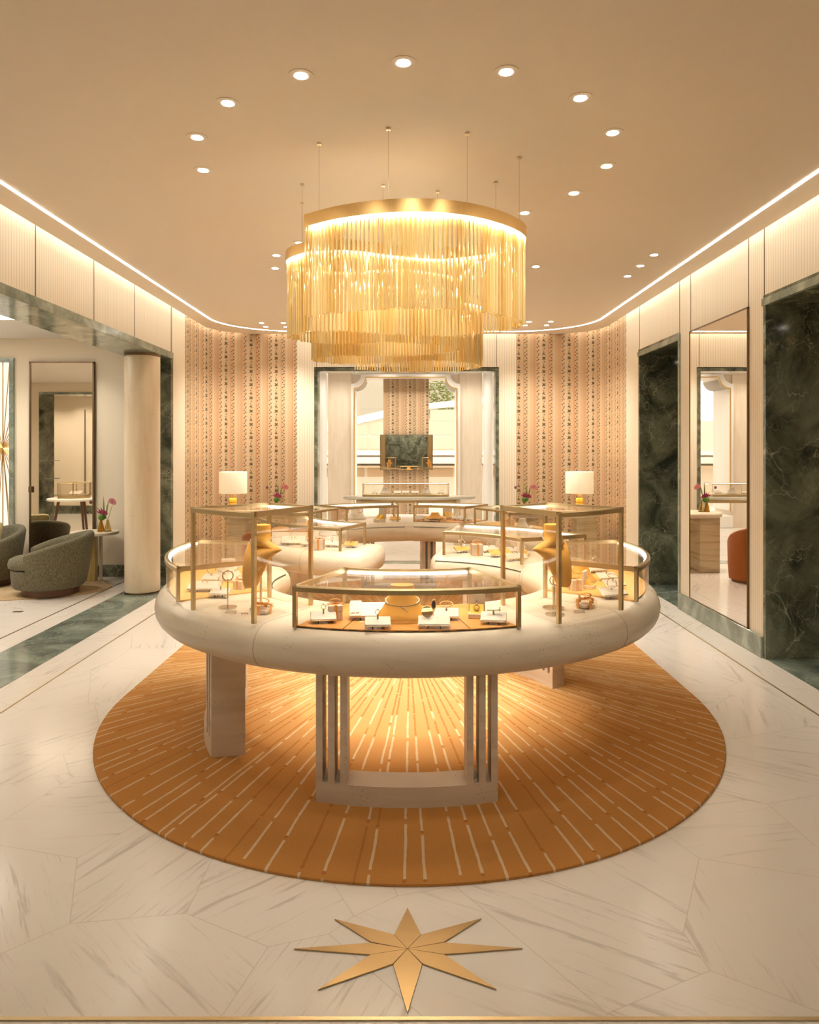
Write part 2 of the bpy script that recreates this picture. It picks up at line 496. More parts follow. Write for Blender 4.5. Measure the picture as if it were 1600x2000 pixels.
# cove light behind the ceiling edge: real strips lying in the gap, washing the wall tops
def cove(name, x, y, lx, rz, tilt, pw):
    l = bpy.data.lights.new(name, 'AREA'); l.shape = 'RECTANGLE'; l.size = lx; l.size_y = .04
    l.energy = pw; l.color = WARM; l.spread = R(150)
    o = bpy.data.objects.new(name, l); COL.objects.link(o)
    o.location = (x, y, ZC+.07)
    o.rotation_euler = (Matrix.Rotation(rz, 4, 'Z') @ Matrix.Rotation(tilt, 4, 'X')).to_euler()
    return o
CP = .45
cove('cove_light', XL+.055, 6.15, 7.7, R(90), R(14), 7.7*CP)
cove('cove_light', XR-.055, 6.15, 7.7, R(-90), R(14), 7.7*CP)
cove('cove_light', (XL+XR)/2, YB-.055, 4.1, R(0), R(14), 4.1*CP)
for s, x in ((1, XL), (-1, XR)):
    cove('cove_light', x+s*.25, YB-.25, .75, R(45*s), R(14), .75*CP)

# left wall
g = M['rib_y']
struct('wall_left', MB().box(LX, XL, Y0, 8.48, OPZ+.03, 3.62), g)
struct('wall_left', MB().box(LX, XL, 8.52, 9.0, 0, 3.62), M['cream'])
struct('wall_left', MB().box(LX, XL, Y0, -.6, 0, OPZ+.03), g)
struct('trim_1', MB().rbox(LX-.02, XL+.015, -.6, 8.52, OPZ-.05, OPZ+.03, .004), M['green_l'])
struct('trim_2', MB().rbox(LX, XL+.012, 8.44, 8.52, 0, OPZ-.05, .003), M['green'])
# right wall
struct('wall_right', MB().box(XR, XR+.3, Y0, 9.0, OPZ+.06, 3.62), g)
struct('wall_right', MB().box(XR, XR+.3, Y0, 3.1, 0, OPZ+.06), g)
struct('wall_right', MB().box(XR, XR+.3, 5.50, 7.20, 0, OPZ+.06), g)
struct('wall_right', MB().box(XR, XR+.3, 8.50, 9.0, 0, OPZ+.06), M['cream'])
for k, (a, b) in enumerate(((3.1, 5.5), (7.2, 8.5))):
    struct('trim_%d' % (3+4*k), MB().box(XR-.006, 4.2, b-.04, b, 0, OPZ), M['green'])
    struct('trim_%d' % (4+4*k), MB().box(XR-.006, 4.2, a, a+.04, 0, OPZ), M['green_l'])
    struct('trim_%d' % (5+4*k), MB().box(XR-.006, 4.2, a, b, OPZ-.01, OPZ+.06), M['green'])
    struct('trim_%d' % (6+4*k), MB().box(XR-.014, XR+.02, a-.012, b+.012, OPZ-.02, OPZ+.035), M['green_l'])
    struct('wall_niche', MB().box(4.16, 4.3, a-.1, b+.1, 0, 3.62), M['cream'])
    struct('floor_inlay', MB().box(XR, 4.16, a+.04, b-.04, .0005, .003), M['green_f'])
struct('baseboard_right', MB().rbox(XR-.022, XR, 5.502, 7.198, 0, .165, .005), M['green_l'])
struct('trim_19', MB().box(XR-.012, XR+.01, 7.19, 7.235, 0, OPZ), M['green_l'])
# panel joints on the side walls
jn = 0
def joint_y(x, y, z0, z1, w=.006):
    struct('trim_seam', MB().box(x-.003, x+.003, y-w/2, y+w/2, z0, z1), M['bronze'])
for y in (1.9, 3.83, 6.0-.6, 6.4, 7.35, 8.47):
    joint_y(XL+.001, y+.0, OPZ+.035, 3.5)
for y in (4.1, 5.49, 5.745, 6.925, 7.21, 8.47):
    joint_y(XR-.001, y, OPZ+.04 if y not in (5.745, 6.925) else .17, 3.5)
# right wall mirror
w = obj('wall_mirror', MB().box(XR-.012, XR-.002, 5.745, 6.92, .172, 2.73), M['mirror'])
tag(w, 'tall mirror set in the ribbed cream wall between two green marble portals', 'mirror')
fr = MB()
for y in (5.735, 6.92): fr.box(XR-.016, XR, y, y+.012, .166, 2.742)
fr.box(XR-.016, XR, 5.735, 6.932, 2.73, 2.742); fr.box(XR-.016, XR, 5.735, 6.932, .162, .173)
obj('frame', fr, M['bronze'], w)
# curved wallpapered corners: path along the inside face, with length along the wall as u
def paper_wall(name, path, z0, z1, off=0.):
    th = .22; mb = MB(); uvs = {}
    n = len(path); L = [0]
    for i in range(1, n): L.append(L[-1]+(Vector(path[i])-Vector(path[i-1])).length)
    rings = []
    for i in range(n):
        a, b = Vector(path[max(i-1, 0)]), Vector(path[min(i+1, n-1)])
        t = (b-a).normalized(); nn = Vector((t.y, -t.x)); p = Vector(path[i]); q = p-nn*th
        for pt in (p, q): uvs[(round(pt.x, 4), round(pt.y, 4))] = L[i]+off
        rings.append([(p.x, p.y, z0), (q.x, q.y, z0), (q.x, q.y, z1), (p.x, p.y, z1)])
    mb.loft(rings, True, True)
    def uv(co): return (uvs.get((round(co.x, 4), round(co.y, 4)), 0), co.z)
    return struct(name, mb, M['paper'], uv)
rp = room_path(0, 9.0)
half = [p for p in rp if p[0] < -1 ]
left = [(XL, 9.0), (XL, 9.5)]+half[1:]+[(-1.62, YB)]
right = [(1.53, YB)]+[p for p in rp if p[0] > 1]
right[-1] = (XR, 9.0)
paper_wall('wall_back_left', left, 0, 3.6, .02)
paper_wall('wall_back_right', right, 0, 3.6, .10)
# flat middle of the back wall with its opening
OX0, OX1, OBZ = -1.32, 1.235, 2.725
struct('wall_back', MB().box(-1.62, OX0-.05, YB, YB+.22, 0, 3.62), M['rib_x'])
struct('wall_back', MB().box(OX1+.05, 1.53, YB, YB+.22, 0, 3.62), M['rib_x'])
struct('wall_back', MB().box(OX0-.05, OX1+.05, YB, YB+.22, OBZ+.06, 3.62), M['rib_x'])
struct('trim_11', MB().rbox(OX0-.05, OX0, YB-.012, YB+.24, 0, OBZ, .003), M['green'])
struct('trim_12', MB().rbox(OX1, OX1+.05, YB-.012, YB+.24, 0, OBZ, .003), M['green'])
struct('trim_13', MB().rbox(OX0-.05, OX1+.05, YB-.012, YB+.24, OBZ, OBZ+.045, .003), M['green'])
struct('floor_inlay', MB().box(OX0, OX1, YB-.26, YB+.0, .0005, .003), M['green_l'])
for x in (-1.335, 1.25):
    struct('trim_seam', MB().box(x-.003, x+.003, YB-.003, YB+.003, OBZ+.05, 3.5), M['bronze'])
# wall behind the camera, with the marble panel the far mirror shows
struct('wall_front', MB().box(-11.2, 4.6, Y0-.2, Y0, 0, 3.62), M['cream'])
struct('wall_front_panel', MB().box(-1.09, .81, Y0, Y0+.06, 0, 2.9), M['green'])
for x in (-1.20, .92):
    struct('trim_14', MB().rbox(x-.11, x+.11, Y0, Y0+.08, 0, 2.9, .01), M['brass'])
# floor inlays
struct('floor_inlay', MB().box(-3.22, -2.74, -.6, 8.44, .0005, .003), M['green_f'])
for k, x in enumerate((-2.485, 2.46)):
    struct('trim_floor', MB().box(x-.005, x+.005, 2.02 if k else 2.02, 9.9, .0005, .004), M['brass'])
struct('trim_floor', MB().box(-2.49, 2.465, 2.006, 2.018, .0005, .004), M['brass'])
struct('trim_floor', MB().box(-3.465, -3.457, -.5, 9.0, .0005, .004), M['bronze'])

# brass star in the floor
star = thing('floor_star', 'eight pointed brushed brass star set flush in the white marble floor', 'star', (0, 2.29, 0))
arms = [[(796, 1856), (770, 1828), (796, 1775), (823, 1828)], [(796, 1856), (867, 1843.5), (1022, 1854.5), (867, 1866.5)],
        [(796, 1856), (724, 1844), (573, 1855.5), (724, 1867)], [(796, 1856), (768, 1886), (796, 1982), (825, 1886)],
        [(796, 1856), (823, 1828), (941, 1796), (866, 1843)], [(796, 1856), (770, 1828), (653, 1797), (726, 1843)],
        [(796, 1856), (825, 1885), (971, 1935), (868, 1867)], [(796, 1856), (768, 1885), (620, 1936), (724, 1867)]]
for q in arms:
    P = [at_z(a, b, 0) for a, b in q]
    c = P[0]; m = ((P[0][0]+P[2][0])/2, (P[0][1]+P[2][1])/2)
    P = [(p[0]+(m[0]-p[0])*.012, p[1]-2.29+(m[1]-p[1])*.012) for p in P]
    mb = MB().prism(P, .0005, .005)
    mt = M['brass_f'].copy()
    mp = [n for n in mt.node_tree.nodes if n.type == 'MAPPING'][0]
    mp.inputs['Rotation'].default_value = (0, 0, -math.atan2(P[2][1], P[2][0]) + .2)
    obj('ray', mb, mt, star, 0)

# ------------------------------------------------------------------ lounge beyond the left opening
struct('wall_lounge', MB().box(-11.2, -6.8, 9.03, 9.2, 0, 3.62), M['cream'])
struct('wall_lounge', MB().box(-4.98, LX, 9.03, 9.2, 0, 3.62), M['cream'])
struct('wall_lounge', MB().box(-6.8, -4.98, 9.03, 9.2, 2.72, 3.62), M['cream'])
struct('wall_lounge', MB().box(-6.8, -4.98, 9.03, 9.2, 0, .5), M['cream'])
struct('wall_lounge', MB().box(-11.2, -11.0, Y0, 9.03, 0, 3.62), M['cream'])
struct('wall_lounge', MB().box(LX, LX+.2, 8.52, 9.03, 0, 3.62), M['cream'])
struct('ceiling_lounge', MB().box(-11.0, LX, Y0, 9.03, 3.0, 3.06), M['white'])
struct('baseboard_lounge', MB().rbox(-4.98, LX, 9.01, 9.03, 0, .15, .005), M['green'])
o = obj('ceiling_light_panel', MB().box(-7.4, -4.2, 6.9, 7.65, 2.985, 2.999), M['panel_led'])
tag(o, 'bright light panel in the lounge ceiling beyond the left opening', 'ceiling light')
# green framed portal on the lounge's near side (seen in the mirror)
struct('wall_lounge_near', MB().box(-11.0, -7.74, 2.55, 3.0, 0, 3.0), M['cream'])
struct('wall_lounge_near', MB().box(-7.74, LX, 2.55, 3.0, 2.79, 3.0), M['cream'])
struct('trim_15', MB().box(-7.74, -7.66, 2.53, 3.015, 0, 2.75), M['green'])
struct('trim_16', MB().box(-7.74, LX, 2.53, 3.015, 2.75, 2.80), M['green_l'])
for z in (.62, .98, 1.36): struct('trim_shelf', MB().box(-7.66, -7.5, 2.60, 2.98, z, z+.012), M['green_l'])
struct('baseboard_lounge', MB().box(-11.0, LX, .08, .10, 0, .2), M['green'])
struct('wall_lounge_near', MB().box(-11.0, LX, -.1, .08, 0, 3.0), M['cream'])
struct('trim_17', MB().box(-9.05, -8.93, .08, .11, .2, 2.45), plain('tan_wall_panel', (.52, .36, .18), .5))
for x in (-8.1, -7.0): struct('trim_seam', MB().box(x-.008, x+.008, .08, .105, .2, 2.6), M['bronze'])
# lounge mirror door
d = obj('mirror_door', MB().box(-4.75, -3.975, 8.99, 9.02, .02, 2.685), M['mirror_b'])
tag(d, 'tall mirrored door with slim dark frame in the cream lounge wall', 'door')
fr = MB()
for x in (-4.768, -3.975): fr.box(x, x+.018, 8.98, 9.03, 0, 2.70)
fr.box(-4.768, -3.957, 8.98, 9.03, 2.685, 2.703)
obj('frame', fr, M['bronze'], d)
obj('handle', MB().rbox(-4.765, -4.725, 8.955, 8.985, 1.06, 1.14, .004), M['bronze'], d)
# lounge window: pale frosted screen with gold rays
wn = struct('window_1', MB().box(-6.8, -4.98, 9.10, 9.115, .5, 2.72), None or M['white'])
t = MT('frosted_backlit_screen'); tl = t.n('ShaderNodeEmission'); t.set(tl.inputs['Color'], (1, .90, .74)); tl.inputs['Strength'].default_value = .48
t.nt.links.new(tl.outputs[0], t.out.inputs['Surface']); wn.data.materials[0] = t.m
fr = MB()
fr.box(-5.03, -4.975, 9.0, 9.2, .45, 2.75); fr.box(-6.85, -5.031, 9.0, 9.2, 2.70, 2.75)
obj('window_frame', fr, M['green_l'], wn)
rays = MB()
for k in list(range(-9, 10))+list(range(11, 30)):
    a = R(k*9.5); p0 = Vector((-5.16, 9.095, 1.62)); p1 = p0+Vector((cos(a), 0, sin(a)))*min(.13/max(cos(a), .05), 1.3)
    rays.tube([p0, p1], .005, 6)
rays.tube([(-5.16, 9.095, .5), (-5.16, 9.095, 2.7)], .007, 6)
obj('ray_lattice', rays, M['gold'], wn)

# travertine column with bronze rings in the opening
c = struct('column', MB().lathe([(.188, .02), (.19, .03), (.19, 2.63), (.188, 2.64)], 64, (-3.0, 8.05)), M['trav_col'])
obj('ring', MB().lathe([(.192, 0), (.192, .02)], 64, (-3.0, 8.05)), M['bronze'], c)
obj('ring', MB().lathe([(.194, 2.64), (.194, 2.672)], 64, (-3.0, 8.05)), M['bronze'], c)

# ------------------------------------------------------------------ window bay behind the back opening
BY = 14.65
BZ = 3.40
tw = M['trav_wall']
for a, b in ((-1.9, -1.43), (1.25, 1.9)):
    pass
wx0, wx1 = -1.13, .973           # arch opening
wz = 3.08
struct('wall_bay', MB().box(-1.67, wx0-.05, BY, BY+.85, 0, BZ+.4), tw)
struct('wall_bay', MB().box(wx1+.05, 1.49, BY, BY+.85, 0, BZ+.4), tw)
struct('wall_bay', MB().box(wx0-.06, wx1+.06, BY, BY+.85, wz+.05, BZ+.4), M['white'])
struct('wall_bay', MB().box(-2.4, 2.3, BY-.15, BY+.85, BZ-.19, 3.62), M['white'])
struct('wall_bay', MB().box(-2.4, -2.25, YB+.22, BY+.2, 0, 3.62), M['white'])
struct('wall_bay', MB().box(2.15, 2.3, YB+.22, BY+.2, 0, 3.62), M['white'])
struct('ceiling_bay', MB().box(-2.4, 2.3, YB+.22, BY, 3.35, 3.41), M['white'])
struct('wall_bay', MB().box(-2.4, -1.62, YB+.22, YB+.26, 0, 3.62), M['white'])
struct('wall_bay', MB().box(1.5, 2.3, YB+.22, YB+.26, 0, 3.62), M['white'])
# round pale columns and narrow side lights
for x in (-1.78, 1.60):
    struct('column', MB().lathe([(.10, 0), (.10, BZ)], 32, (x, BY-.08)), M['white'])
# moulded window surround with notched upper corners
def notch(x0, x1, z1, r):
    P = [(x0, .35), (x0, z1-r)]
    P += [(x0+r-r*cos(a), z1-r+0*r-(-r)*0+0) for a in ()]
    n = 8
    for k in range(n+1):          # concave quarter round
        a = -PI/2+PI/2*k/n
        P.append((x0+r*cos(a)*1.0, z1+r*sin(a)))
    Q = [(x0+x1-x, z) for x, z in reversed(P)]
    return P+Q
outer = notch(wx0-.06, wx1+.06, wz+.06, .20); inner = notch(wx0, wx1, wz, .23)
mb = MB(); y0, y1 = BY-.04, BY+.80
mb.loft([[(x, y1, z) for x, z in outer], [(x, y0, z) for x, z in outer], [(x, y0, z) for x, z in inner], [(x, y1, z) for x, z in inner]], closed=False)
wdw = struct('window_2', mb, M['white'])
fillm = MB()                     # spandrels closing the notched corners
for s in (0, 1):
    P = inner[1:10]
    poly = [(wx0-.052, inner[1][1])]+P+[(P[-1][0], wz+.052), (wx0-.052, wz+.052)]
    if s: poly = [(wx0+wx1-x, z) for x, z in reversed(poly)]
    n = len(poly)
    fillm.add([(x, y, z) for y in (BY+.03, BY+.78) for x, z in poly], [tuple(range(n)), tuple(range(n, 2*n))]+[(j, (j+1) % n, (j+1) % n+n, j+n) for j in range(n)])
obj('spandrel', fillm, tw, wdw)
gl = MB()
ii = notch(wx0+.008, wx1-.008, wz-.008, .23)
gl.tube([(x, BY-.045, z) for x, z in ii], .014, 6)
obj('gold_bead', gl, M['gold'], wdw)
obj('pane', MB().box(wx0-.02, wx1+.02, BY+.79, BY+.796, .2, wz+.1), M['winglass'], wdw)
struct('window_sill', MB().rbox(wx0-.05, wx1+.05, BY-.06, BY+.83, 0, .25, .01), M['white'])
# wallpapered pier with plinth and its mirror
pier = struct('pier', MB().box(-.546, .407, 15.0, 15.25, .25, BZ-.2), M['paper'], lambda co: (co.x+.13+(.0 if co.y < 15.1 else .3), co.z))
mr = obj('pier_mirror', MB().box(-.608, .480, 14.94, 14.962, 1.178, 1.90), M['mirror'])
tag(mr, 'rectangular mirror reflecting green marble, hung on the wallpapered pier', 'mirror')
fr = MB()
for x in (-.614, .480): fr.box(x, x+.006, 14.936, 15.0, 1.172, 1.907)
fr.box(-.614, .486, 14.936, 15.0, 1.90, 1.907); fr.box(-.614, .486, 14.936, 15.0, 1.172, 1.178)
obj('frame', fr, M['bronze'], mr)

# ------------------------------------------------------------------ outside the window
M['ext'] = plain('pale_facade', (.80, .70, .56), .8)
M['ext_w'] = plain('facade_white', (.88, .82, .74), .8)
M['ext_g'] = plain('facade_glass', (.60, .58, .44), .5)
M['ext_b'] = plain('shopfront_tan', (.55, .38, .22), .6)
M['foliage'] = fabric('tree_foliage', (.34, .36, .12), (.16, .20, .05), 12)
struct('street', MB().box(-14, 14, 15.6, 44, -.6, -.5), M['ext_w'])
E = 27.
def ez(y): return CAMH-(y-HY)*E/FPX
def ex(x): return (x-CX)*E/FPX
b = thing('far_building', 'pale street building with slanted cornice and green glass windows outside', 'building', (0, E, -.5))
def bobj(name, mb, m):
    for i, v in enumerate(mb.v): mb.v[i] = (v[0], v[1]-E, v[2]+.5)
    return obj(name, mb, m, b)
for (xa, xb, ya, yb_) in ((-7.5, 0., ez(846), ez(796)), (0., 7.5, ez(797), ez(772))):
    pass
bobj('wall', MB().box(-8, 8, E, E+4, -.5, ez(822)), M['ext'])
mb = MB()
mb.add([(ex(560), E-.1, ez(846)), (ex(770), E-.1, ez(797)), (ex(770), E-.1, ez(812)), (ex(560), E-.1, ez(860)),
        (ex(560), E+.3, ez(846)), (ex(770), E+.3, ez(797)), (ex(770), E+.3, ez(812)), (ex(560), E+.3, ez(860))],
       [(0, 1, 2, 3), (7, 6, 5, 4), (0, 4, 5, 1), (3, 2, 6, 7), (0, 3, 7, 4), (1, 5, 6, 2)])
bobj('cornice', mb, M['ext_w'])
mb = MB()
mb.add([(ex(830), E-.1, ez(789)), (ex(1060), E-.1, ez(762)), (ex(1060), E-.1, ez(776)), (ex(830), E-.1, ez(800)),
        (ex(830), E+.3, ez(789)), (ex(1060), E+.3, ez(762)), (ex(1060), E+.3, ez(776)), (ex(830), E+.3, ez(800))],
       [(0, 1, 2, 3), (7, 6, 5, 4), (0, 4, 5, 1), (3, 2, 6, 7), (0, 3, 7, 4), (1, 5, 6, 2)])
bobj('cornice', mb, M['ext_w'])
for (x0, x1) in ((560, 608), (612, 660), (664, 719), (723, 775), (780, 836), (840, 893), (897, 950), (954, 1010)):
    for (y0_, y1_) in ((800 if x0 > 830 else 818, 822 if x0 > 830 else 822), (826, 849), (855, 877)):
        if y1_-y0_ < 2: continue
        w_ = MB().box(ex(x0), ex(x1), E-.03, E-.005, ez(y1_), ez(y0_)); w_ = bobj('window', w_, M['ext_g'])
bobj('band', MB().box(-8, 8, E-.25, E, ez(889), ez(880)), M['ext_w'])
bobj('band', MB().box(-8, 8, E-.5, E, ez(905), ez(893)), M['ext_w'])
bobj('awning', MB().box(-8, 8, E-.9, E, ez(912), ez(909)), M['ext_b'])
for (x0, x1) in ((560, 610), (620, 690), (696, 712), (718, 790), (830, 885), (890, 940), (948, 1010)):
    bobj('shop_window', MB().box(ex(x0), ex(x1), E-.04, E-.005, ez(931), ez(915)), M['ext_b'])
tg = plain('tall_grey_facade', (.50, .45, .36), .8)
tag(obj('tall_building', MB().box(1.0, 9, 38, 42, -.5, 9.5), tg), 'plain grey office block rising behind the street tree', 'building')
tag(obj('tall_building', MB().box(-9, .9, 39, 42, -.5, 8.6), tg), 'plain pale office block above the slanted cornice left of the wallpapered pier', 'building')
tree = thing('street_tree', 'yellow green street tree rising above the far cornice', 'tree', (1.35, 33, -.5))
mb = MB(); rnd = random.Random(3)
for k in range(900):
    a, e, rr = rnd.uniform(0, 2*PI), rnd.uniform(-1, 1), rnd.uniform(.3, 1)**.5
    p = Vector((.8*rr*cos(a)*math.sqrt(1-e*e), .8*rr*sin(a)*math.sqrt(1-e*e), 4.4+1.0*rr*e))
    q = Matrix.Rotation(rnd.uniform(0, 6), 3, 'Z') @ Matrix.Rotation(rnd.uniform(0, 3), 3, 'X')
    s_ = rnd.uniform(.06, .11)
    mb.add([p+q @ Vector(v)*s_ for v in ((-1, 0, 0), (0, -.5, .1), (1, 0, 0), (0, .5, .1))], [(0, 1, 2, 3)])
obj('crown', mb, M['foliage'], tree, 0)
obj('trunk', MB().lathe([(.14, 0), (.10, 3.6)], 10), M['walnut'], tree)
# daylight
wld = bpy.data.worlds.new('world'); SC.world = wld; wld.use_nodes = True
bg = wld.node_tree.nodes['Background']; bg.inputs[0].default_value = (1, .95, .86, 1); bg.inputs[1].default_value = 1.0

# ------------------------------------------------------------------ downlights
def downlight(px, py, label, group='recessed ceiling downlights', aim=None):
    x, y, _ = at_z(px, py, ZC)
    return dl(x, y, label, group, ZC, aim)
DLM = {}; SPW = 33.
def dl(x, y, label, group='recessed ceiling downlights', z=ZC, aim=None):
    r_ = thing('downlight', label, 'downlight', (x, y, z), 0, group)
    for nm, mb, m in (('trim_ring', MB().lathe([(.056, 0), (.056, -.003), (.032, -.003), (.032, 0)], 28), M['ceil']),
                      ('lens', MB().lathe([(.029, -.0005), (.029, -.0045)], 24), M['spot'])):
        if nm in DLM:
            o = DLM[nm].copy(); COL.objects.link(o); o.parent = r_
        else: DLM[nm] = obj(nm, mb, m, r_)
    key = {'bay': 'ldb', 'tur': 'lde', 'lou': 'ldf', 'dow': 'ldw'}.get(group[:3], 'ldf' if y > 8.5 else 'ld')
    if key not in DLM:
        l = bpy.data.lights.new('downlight_beam', 'SPOT'); l.energy = SPW*{'ldb': 1.1, 'lde': .5, 'ldf': 1.0, 'ldw': 3.}.get(key, 1); l.color = (1, .92, .80); l.spot_size = R({'ldb': 140, 'ldf': 125, 'lde': 80, 'ldw': 95}.get(key, 66)); l.spot_blend = .8; l.shadow_soft_size = .05
        DLM[key] = l
    o = bpy.data.objects.new('downlight_beam', DLM[key]); COL.objects.link(o); o.parent = r_; o.location = (0, 0, -.008)
    if aim: o.rotation_euler = (Vector(aim)-Vector((x, y, z))).to_track_quat('-Z', 'Y').to_euler()
    return r_
arc_l = [(397, 332), (385, 268), (445, 201), (588, 147), (788, 122), (989, 140), (1134, 191), (1197, 259), (1185, 324), (1121, 377), (1025, 415.5)]
nth = ['first', 'second', 'third', 'fourth', 'fifth', 'sixth', 'seventh', 'eighth', 'ninth', 'tenth', 'last']
for (p, n_) in zip(arc_l, nth):
    downlight(p[0], p[1], 'round recessed downlight, %s clockwise from the left in the ring around the chandelier' % n_, aim=(0, 4.5, .7))
for p, lb in (((585, 474), 'small downlight left of the chandelier, rearmost touching its smaller band'), ((540, 498.5), 'small downlight left of the chandelier, upper of the outer two'),
              ((537.5, 523.5), 'small downlight left of the chandelier, lower of the outer two'), ((1047, 520.3), 'lone small downlight just right of the chandelier rods'),
              ((1278, 497.5), 'downlight nearest the right light line, front of a row of three'), ((1251, 519), 'downlight near the right light line, middle of a row of three'),
              ((1226, 539), 'downlight near the right light line, rearmost of a row of three'),
              ((511, 630.6), 'far left downlight of a square of four by the curved corner'), ((553.8, 630.6), 'rear downlight of the left far square, nearer the chandelier'),
              ((519.4, 637.9), 'far downlight in the left square closest to the wallpaper'), ((558.8, 638), 'far downlight half hidden at the chandelier left edge'),
              ((1033, 628.2), 'far downlight nearest the chandelier in the right square'), ((1076, 627.8), 'far downlight at the outer front of the right square'),
              ((1026, 635), 'far downlight at the inner rear of the right square'), ((1068, 634.8), 'far downlight at the outer rear of the right square')):
    downlight(p[0], p[1], lb)
for x, y in ((-.75, 1.35), (.75, 1.35), (-2.0, 1.9), (2.0, 1.9)):  # fill spots added out of view to brighten the counter front
    dl(x, y, 'added fill spot over the entrance turned towards the counter, out of view', 'turned fill spots added over the entrance', ZC, (x*.55, 3.4, .75))
for x, y in ((-.55, -1.9), (.55, -1.9)):  # added behind the camera so the mirrored marble panel is not black
    dl(x, y, 'added downlight above the entrance lighting the marble panel, out of view', 'downlights added over the entrance', ZC, (x*.9, Y0, 1.75))
for x, y in ((-4.1, 6.6), (-5.6, 8.3), (-4.2, 8.3), (-5.6, 6.6), (-4.2, 4.8), (-5.6, 4.8), (-4.8, 3.6), (-8.6, 1.2), (-7.2, 1.2), (-8.9, .7), (-8.1, .6), (-7.3, .7), (-9.8, 4.5), (-7.4, 4.2)):  # added lights that lift the dim lounge and its mirrored wall
    dl(x, y, 'added fill downlight in the lounge ceiling beyond the left opening', 'lounge fill lights, added', 3.0)
for x, y in ((-1.2, 11.8), (1.1, 11.8), (-1.45, 13.9), (1.3, 13.9), (-.1, 13.6), (-.45, 14.2), (.4, 14.2)):  # added lights that brighten the bay walls and pier
    dl(x, y, 'added fill downlight in the ceiling of the window bay', 'bay fill lights, added', 3.35)
for y in (4.4, 7.85):
    dl(3.4, y, 'recessed downlight in a marble portal soffit on the right', 'portal downlights', OPZ-.01)
# ------------------------------------------------------------------ rug
C1 = (-.012, 4.6); C2 = (0., 6.96)
def rug_outline(a=1.84, yf=4.62, bf=2.0, yr=6.96, br=1.84, n=64):
    P = [(a*cos(R(180+180*k/n)), yf+bf*sin(R(180+180*k/n))) for k in range(n+1)]
    return P+[(a*cos(R(180*k/n)), yr+br*sin(R(180*k/n))) for k in range(n+1)]
ro = rug_outline()
ctr = Vector((0, 5.8))
def inset(P, d): return [tuple(Vector(p)-(Vector(p)-ctr).normalized()*d) for p in P]
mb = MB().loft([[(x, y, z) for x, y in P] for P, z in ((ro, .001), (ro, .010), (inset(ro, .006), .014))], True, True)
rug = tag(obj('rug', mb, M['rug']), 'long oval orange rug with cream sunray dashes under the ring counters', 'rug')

# ------------------------------------------------------------------ ring counters
ZT, ZBOT = .80, .593
def pill(w, b, zc, n=10):
    P = [(w*s+0*s, zc) for s in ()]
    for k in range(n+1):
        a = -PI/2+PI*k/n; P.append((w+b*cos(a), zc+b*sin(a)))
    for k in range(n+1):
        a = PI/2+PI*k/n; P.append((-w+b*cos(a), zc+b*sin(a)))
    return P
RC, TW, TB, TZ = 1.185, .2435, .1035, .6965
def sweep(c, a0, a1, prof, n=None, ends=True):
    n = n or int(abs(a1-a0)/2); L = math.degrees(TB/RC); S = []
    if ends:
        for k in range(7):
            t = PI/2*k/6; S.append((a0+L*(1-sin(t)) if False else a0+L*(1-cos(PI/2-t)), TB*(1-cos(t)) if False else TB-TB*sin(t)))
    return S, n
def ring_rings(c, a0, a1):
    sg = 1 if a1 > a0 else -1; L = math.degrees(TB/RC)
    st = []
    for k in range(7):
        t = PI/2*k/6; st.append((a0+sg*L*(1-cos(t)), TB*(1-sin(t))))
    n = int(abs(a1-a0)/2)
    for k in range(1, n): st.append((a0+sg*L+(a1-a0-2*sg*L)*k/n, 0))
    for k in range(6, -1, -1):
        t = PI/2*k/6; st.append((a1-sg*L*(1-cos(t)), TB*(1-sin(t))))
    rings = []
    for a, d in st:
        rings.append([(c[0]+(RC+u)*cos(R(a)), c[1]+(RC+u)*sin(R(a)), z) for u, z in pill(TW-d*.9, max(TB-d, .0005), TZ)])
    return rings
def leg(parent, cen, ang, r_out, depth=.17, half=.41):
    M_ = tr(cen[0], cen[1], 0) @ rot('Z', R(ang-90))       # local +y = outward, origin at ring centre
    def yo(x): return math.sqrt(max(r_out**2-x*x, .01))
    def col(x0, x1, z0, z1, n=2):
        mb = MB(); rings = []
        for i in range(n+1):
            x = x0+(x1-x0)*i/n; y = yo(x)
            rings.append([M_ @ Vector(p) for p in ((x, y-depth, z0), (x, y, z0), (x, y, z1), (x, y-depth, z1))])
        return mb.loft(rings, True, True)
    lg = obj('leg', col(-half, half, .012, .105, 24), M['trav_leg'], parent, 20)
    for s in (-1, 1):
        for k in range(3):
            x0 = half-k*.056; x1 = x0-.031
            obj('fin', col(s*x0, s*x1, .105, ZBOT+.03), M['trav_leg'], lg, 20)
    return lg
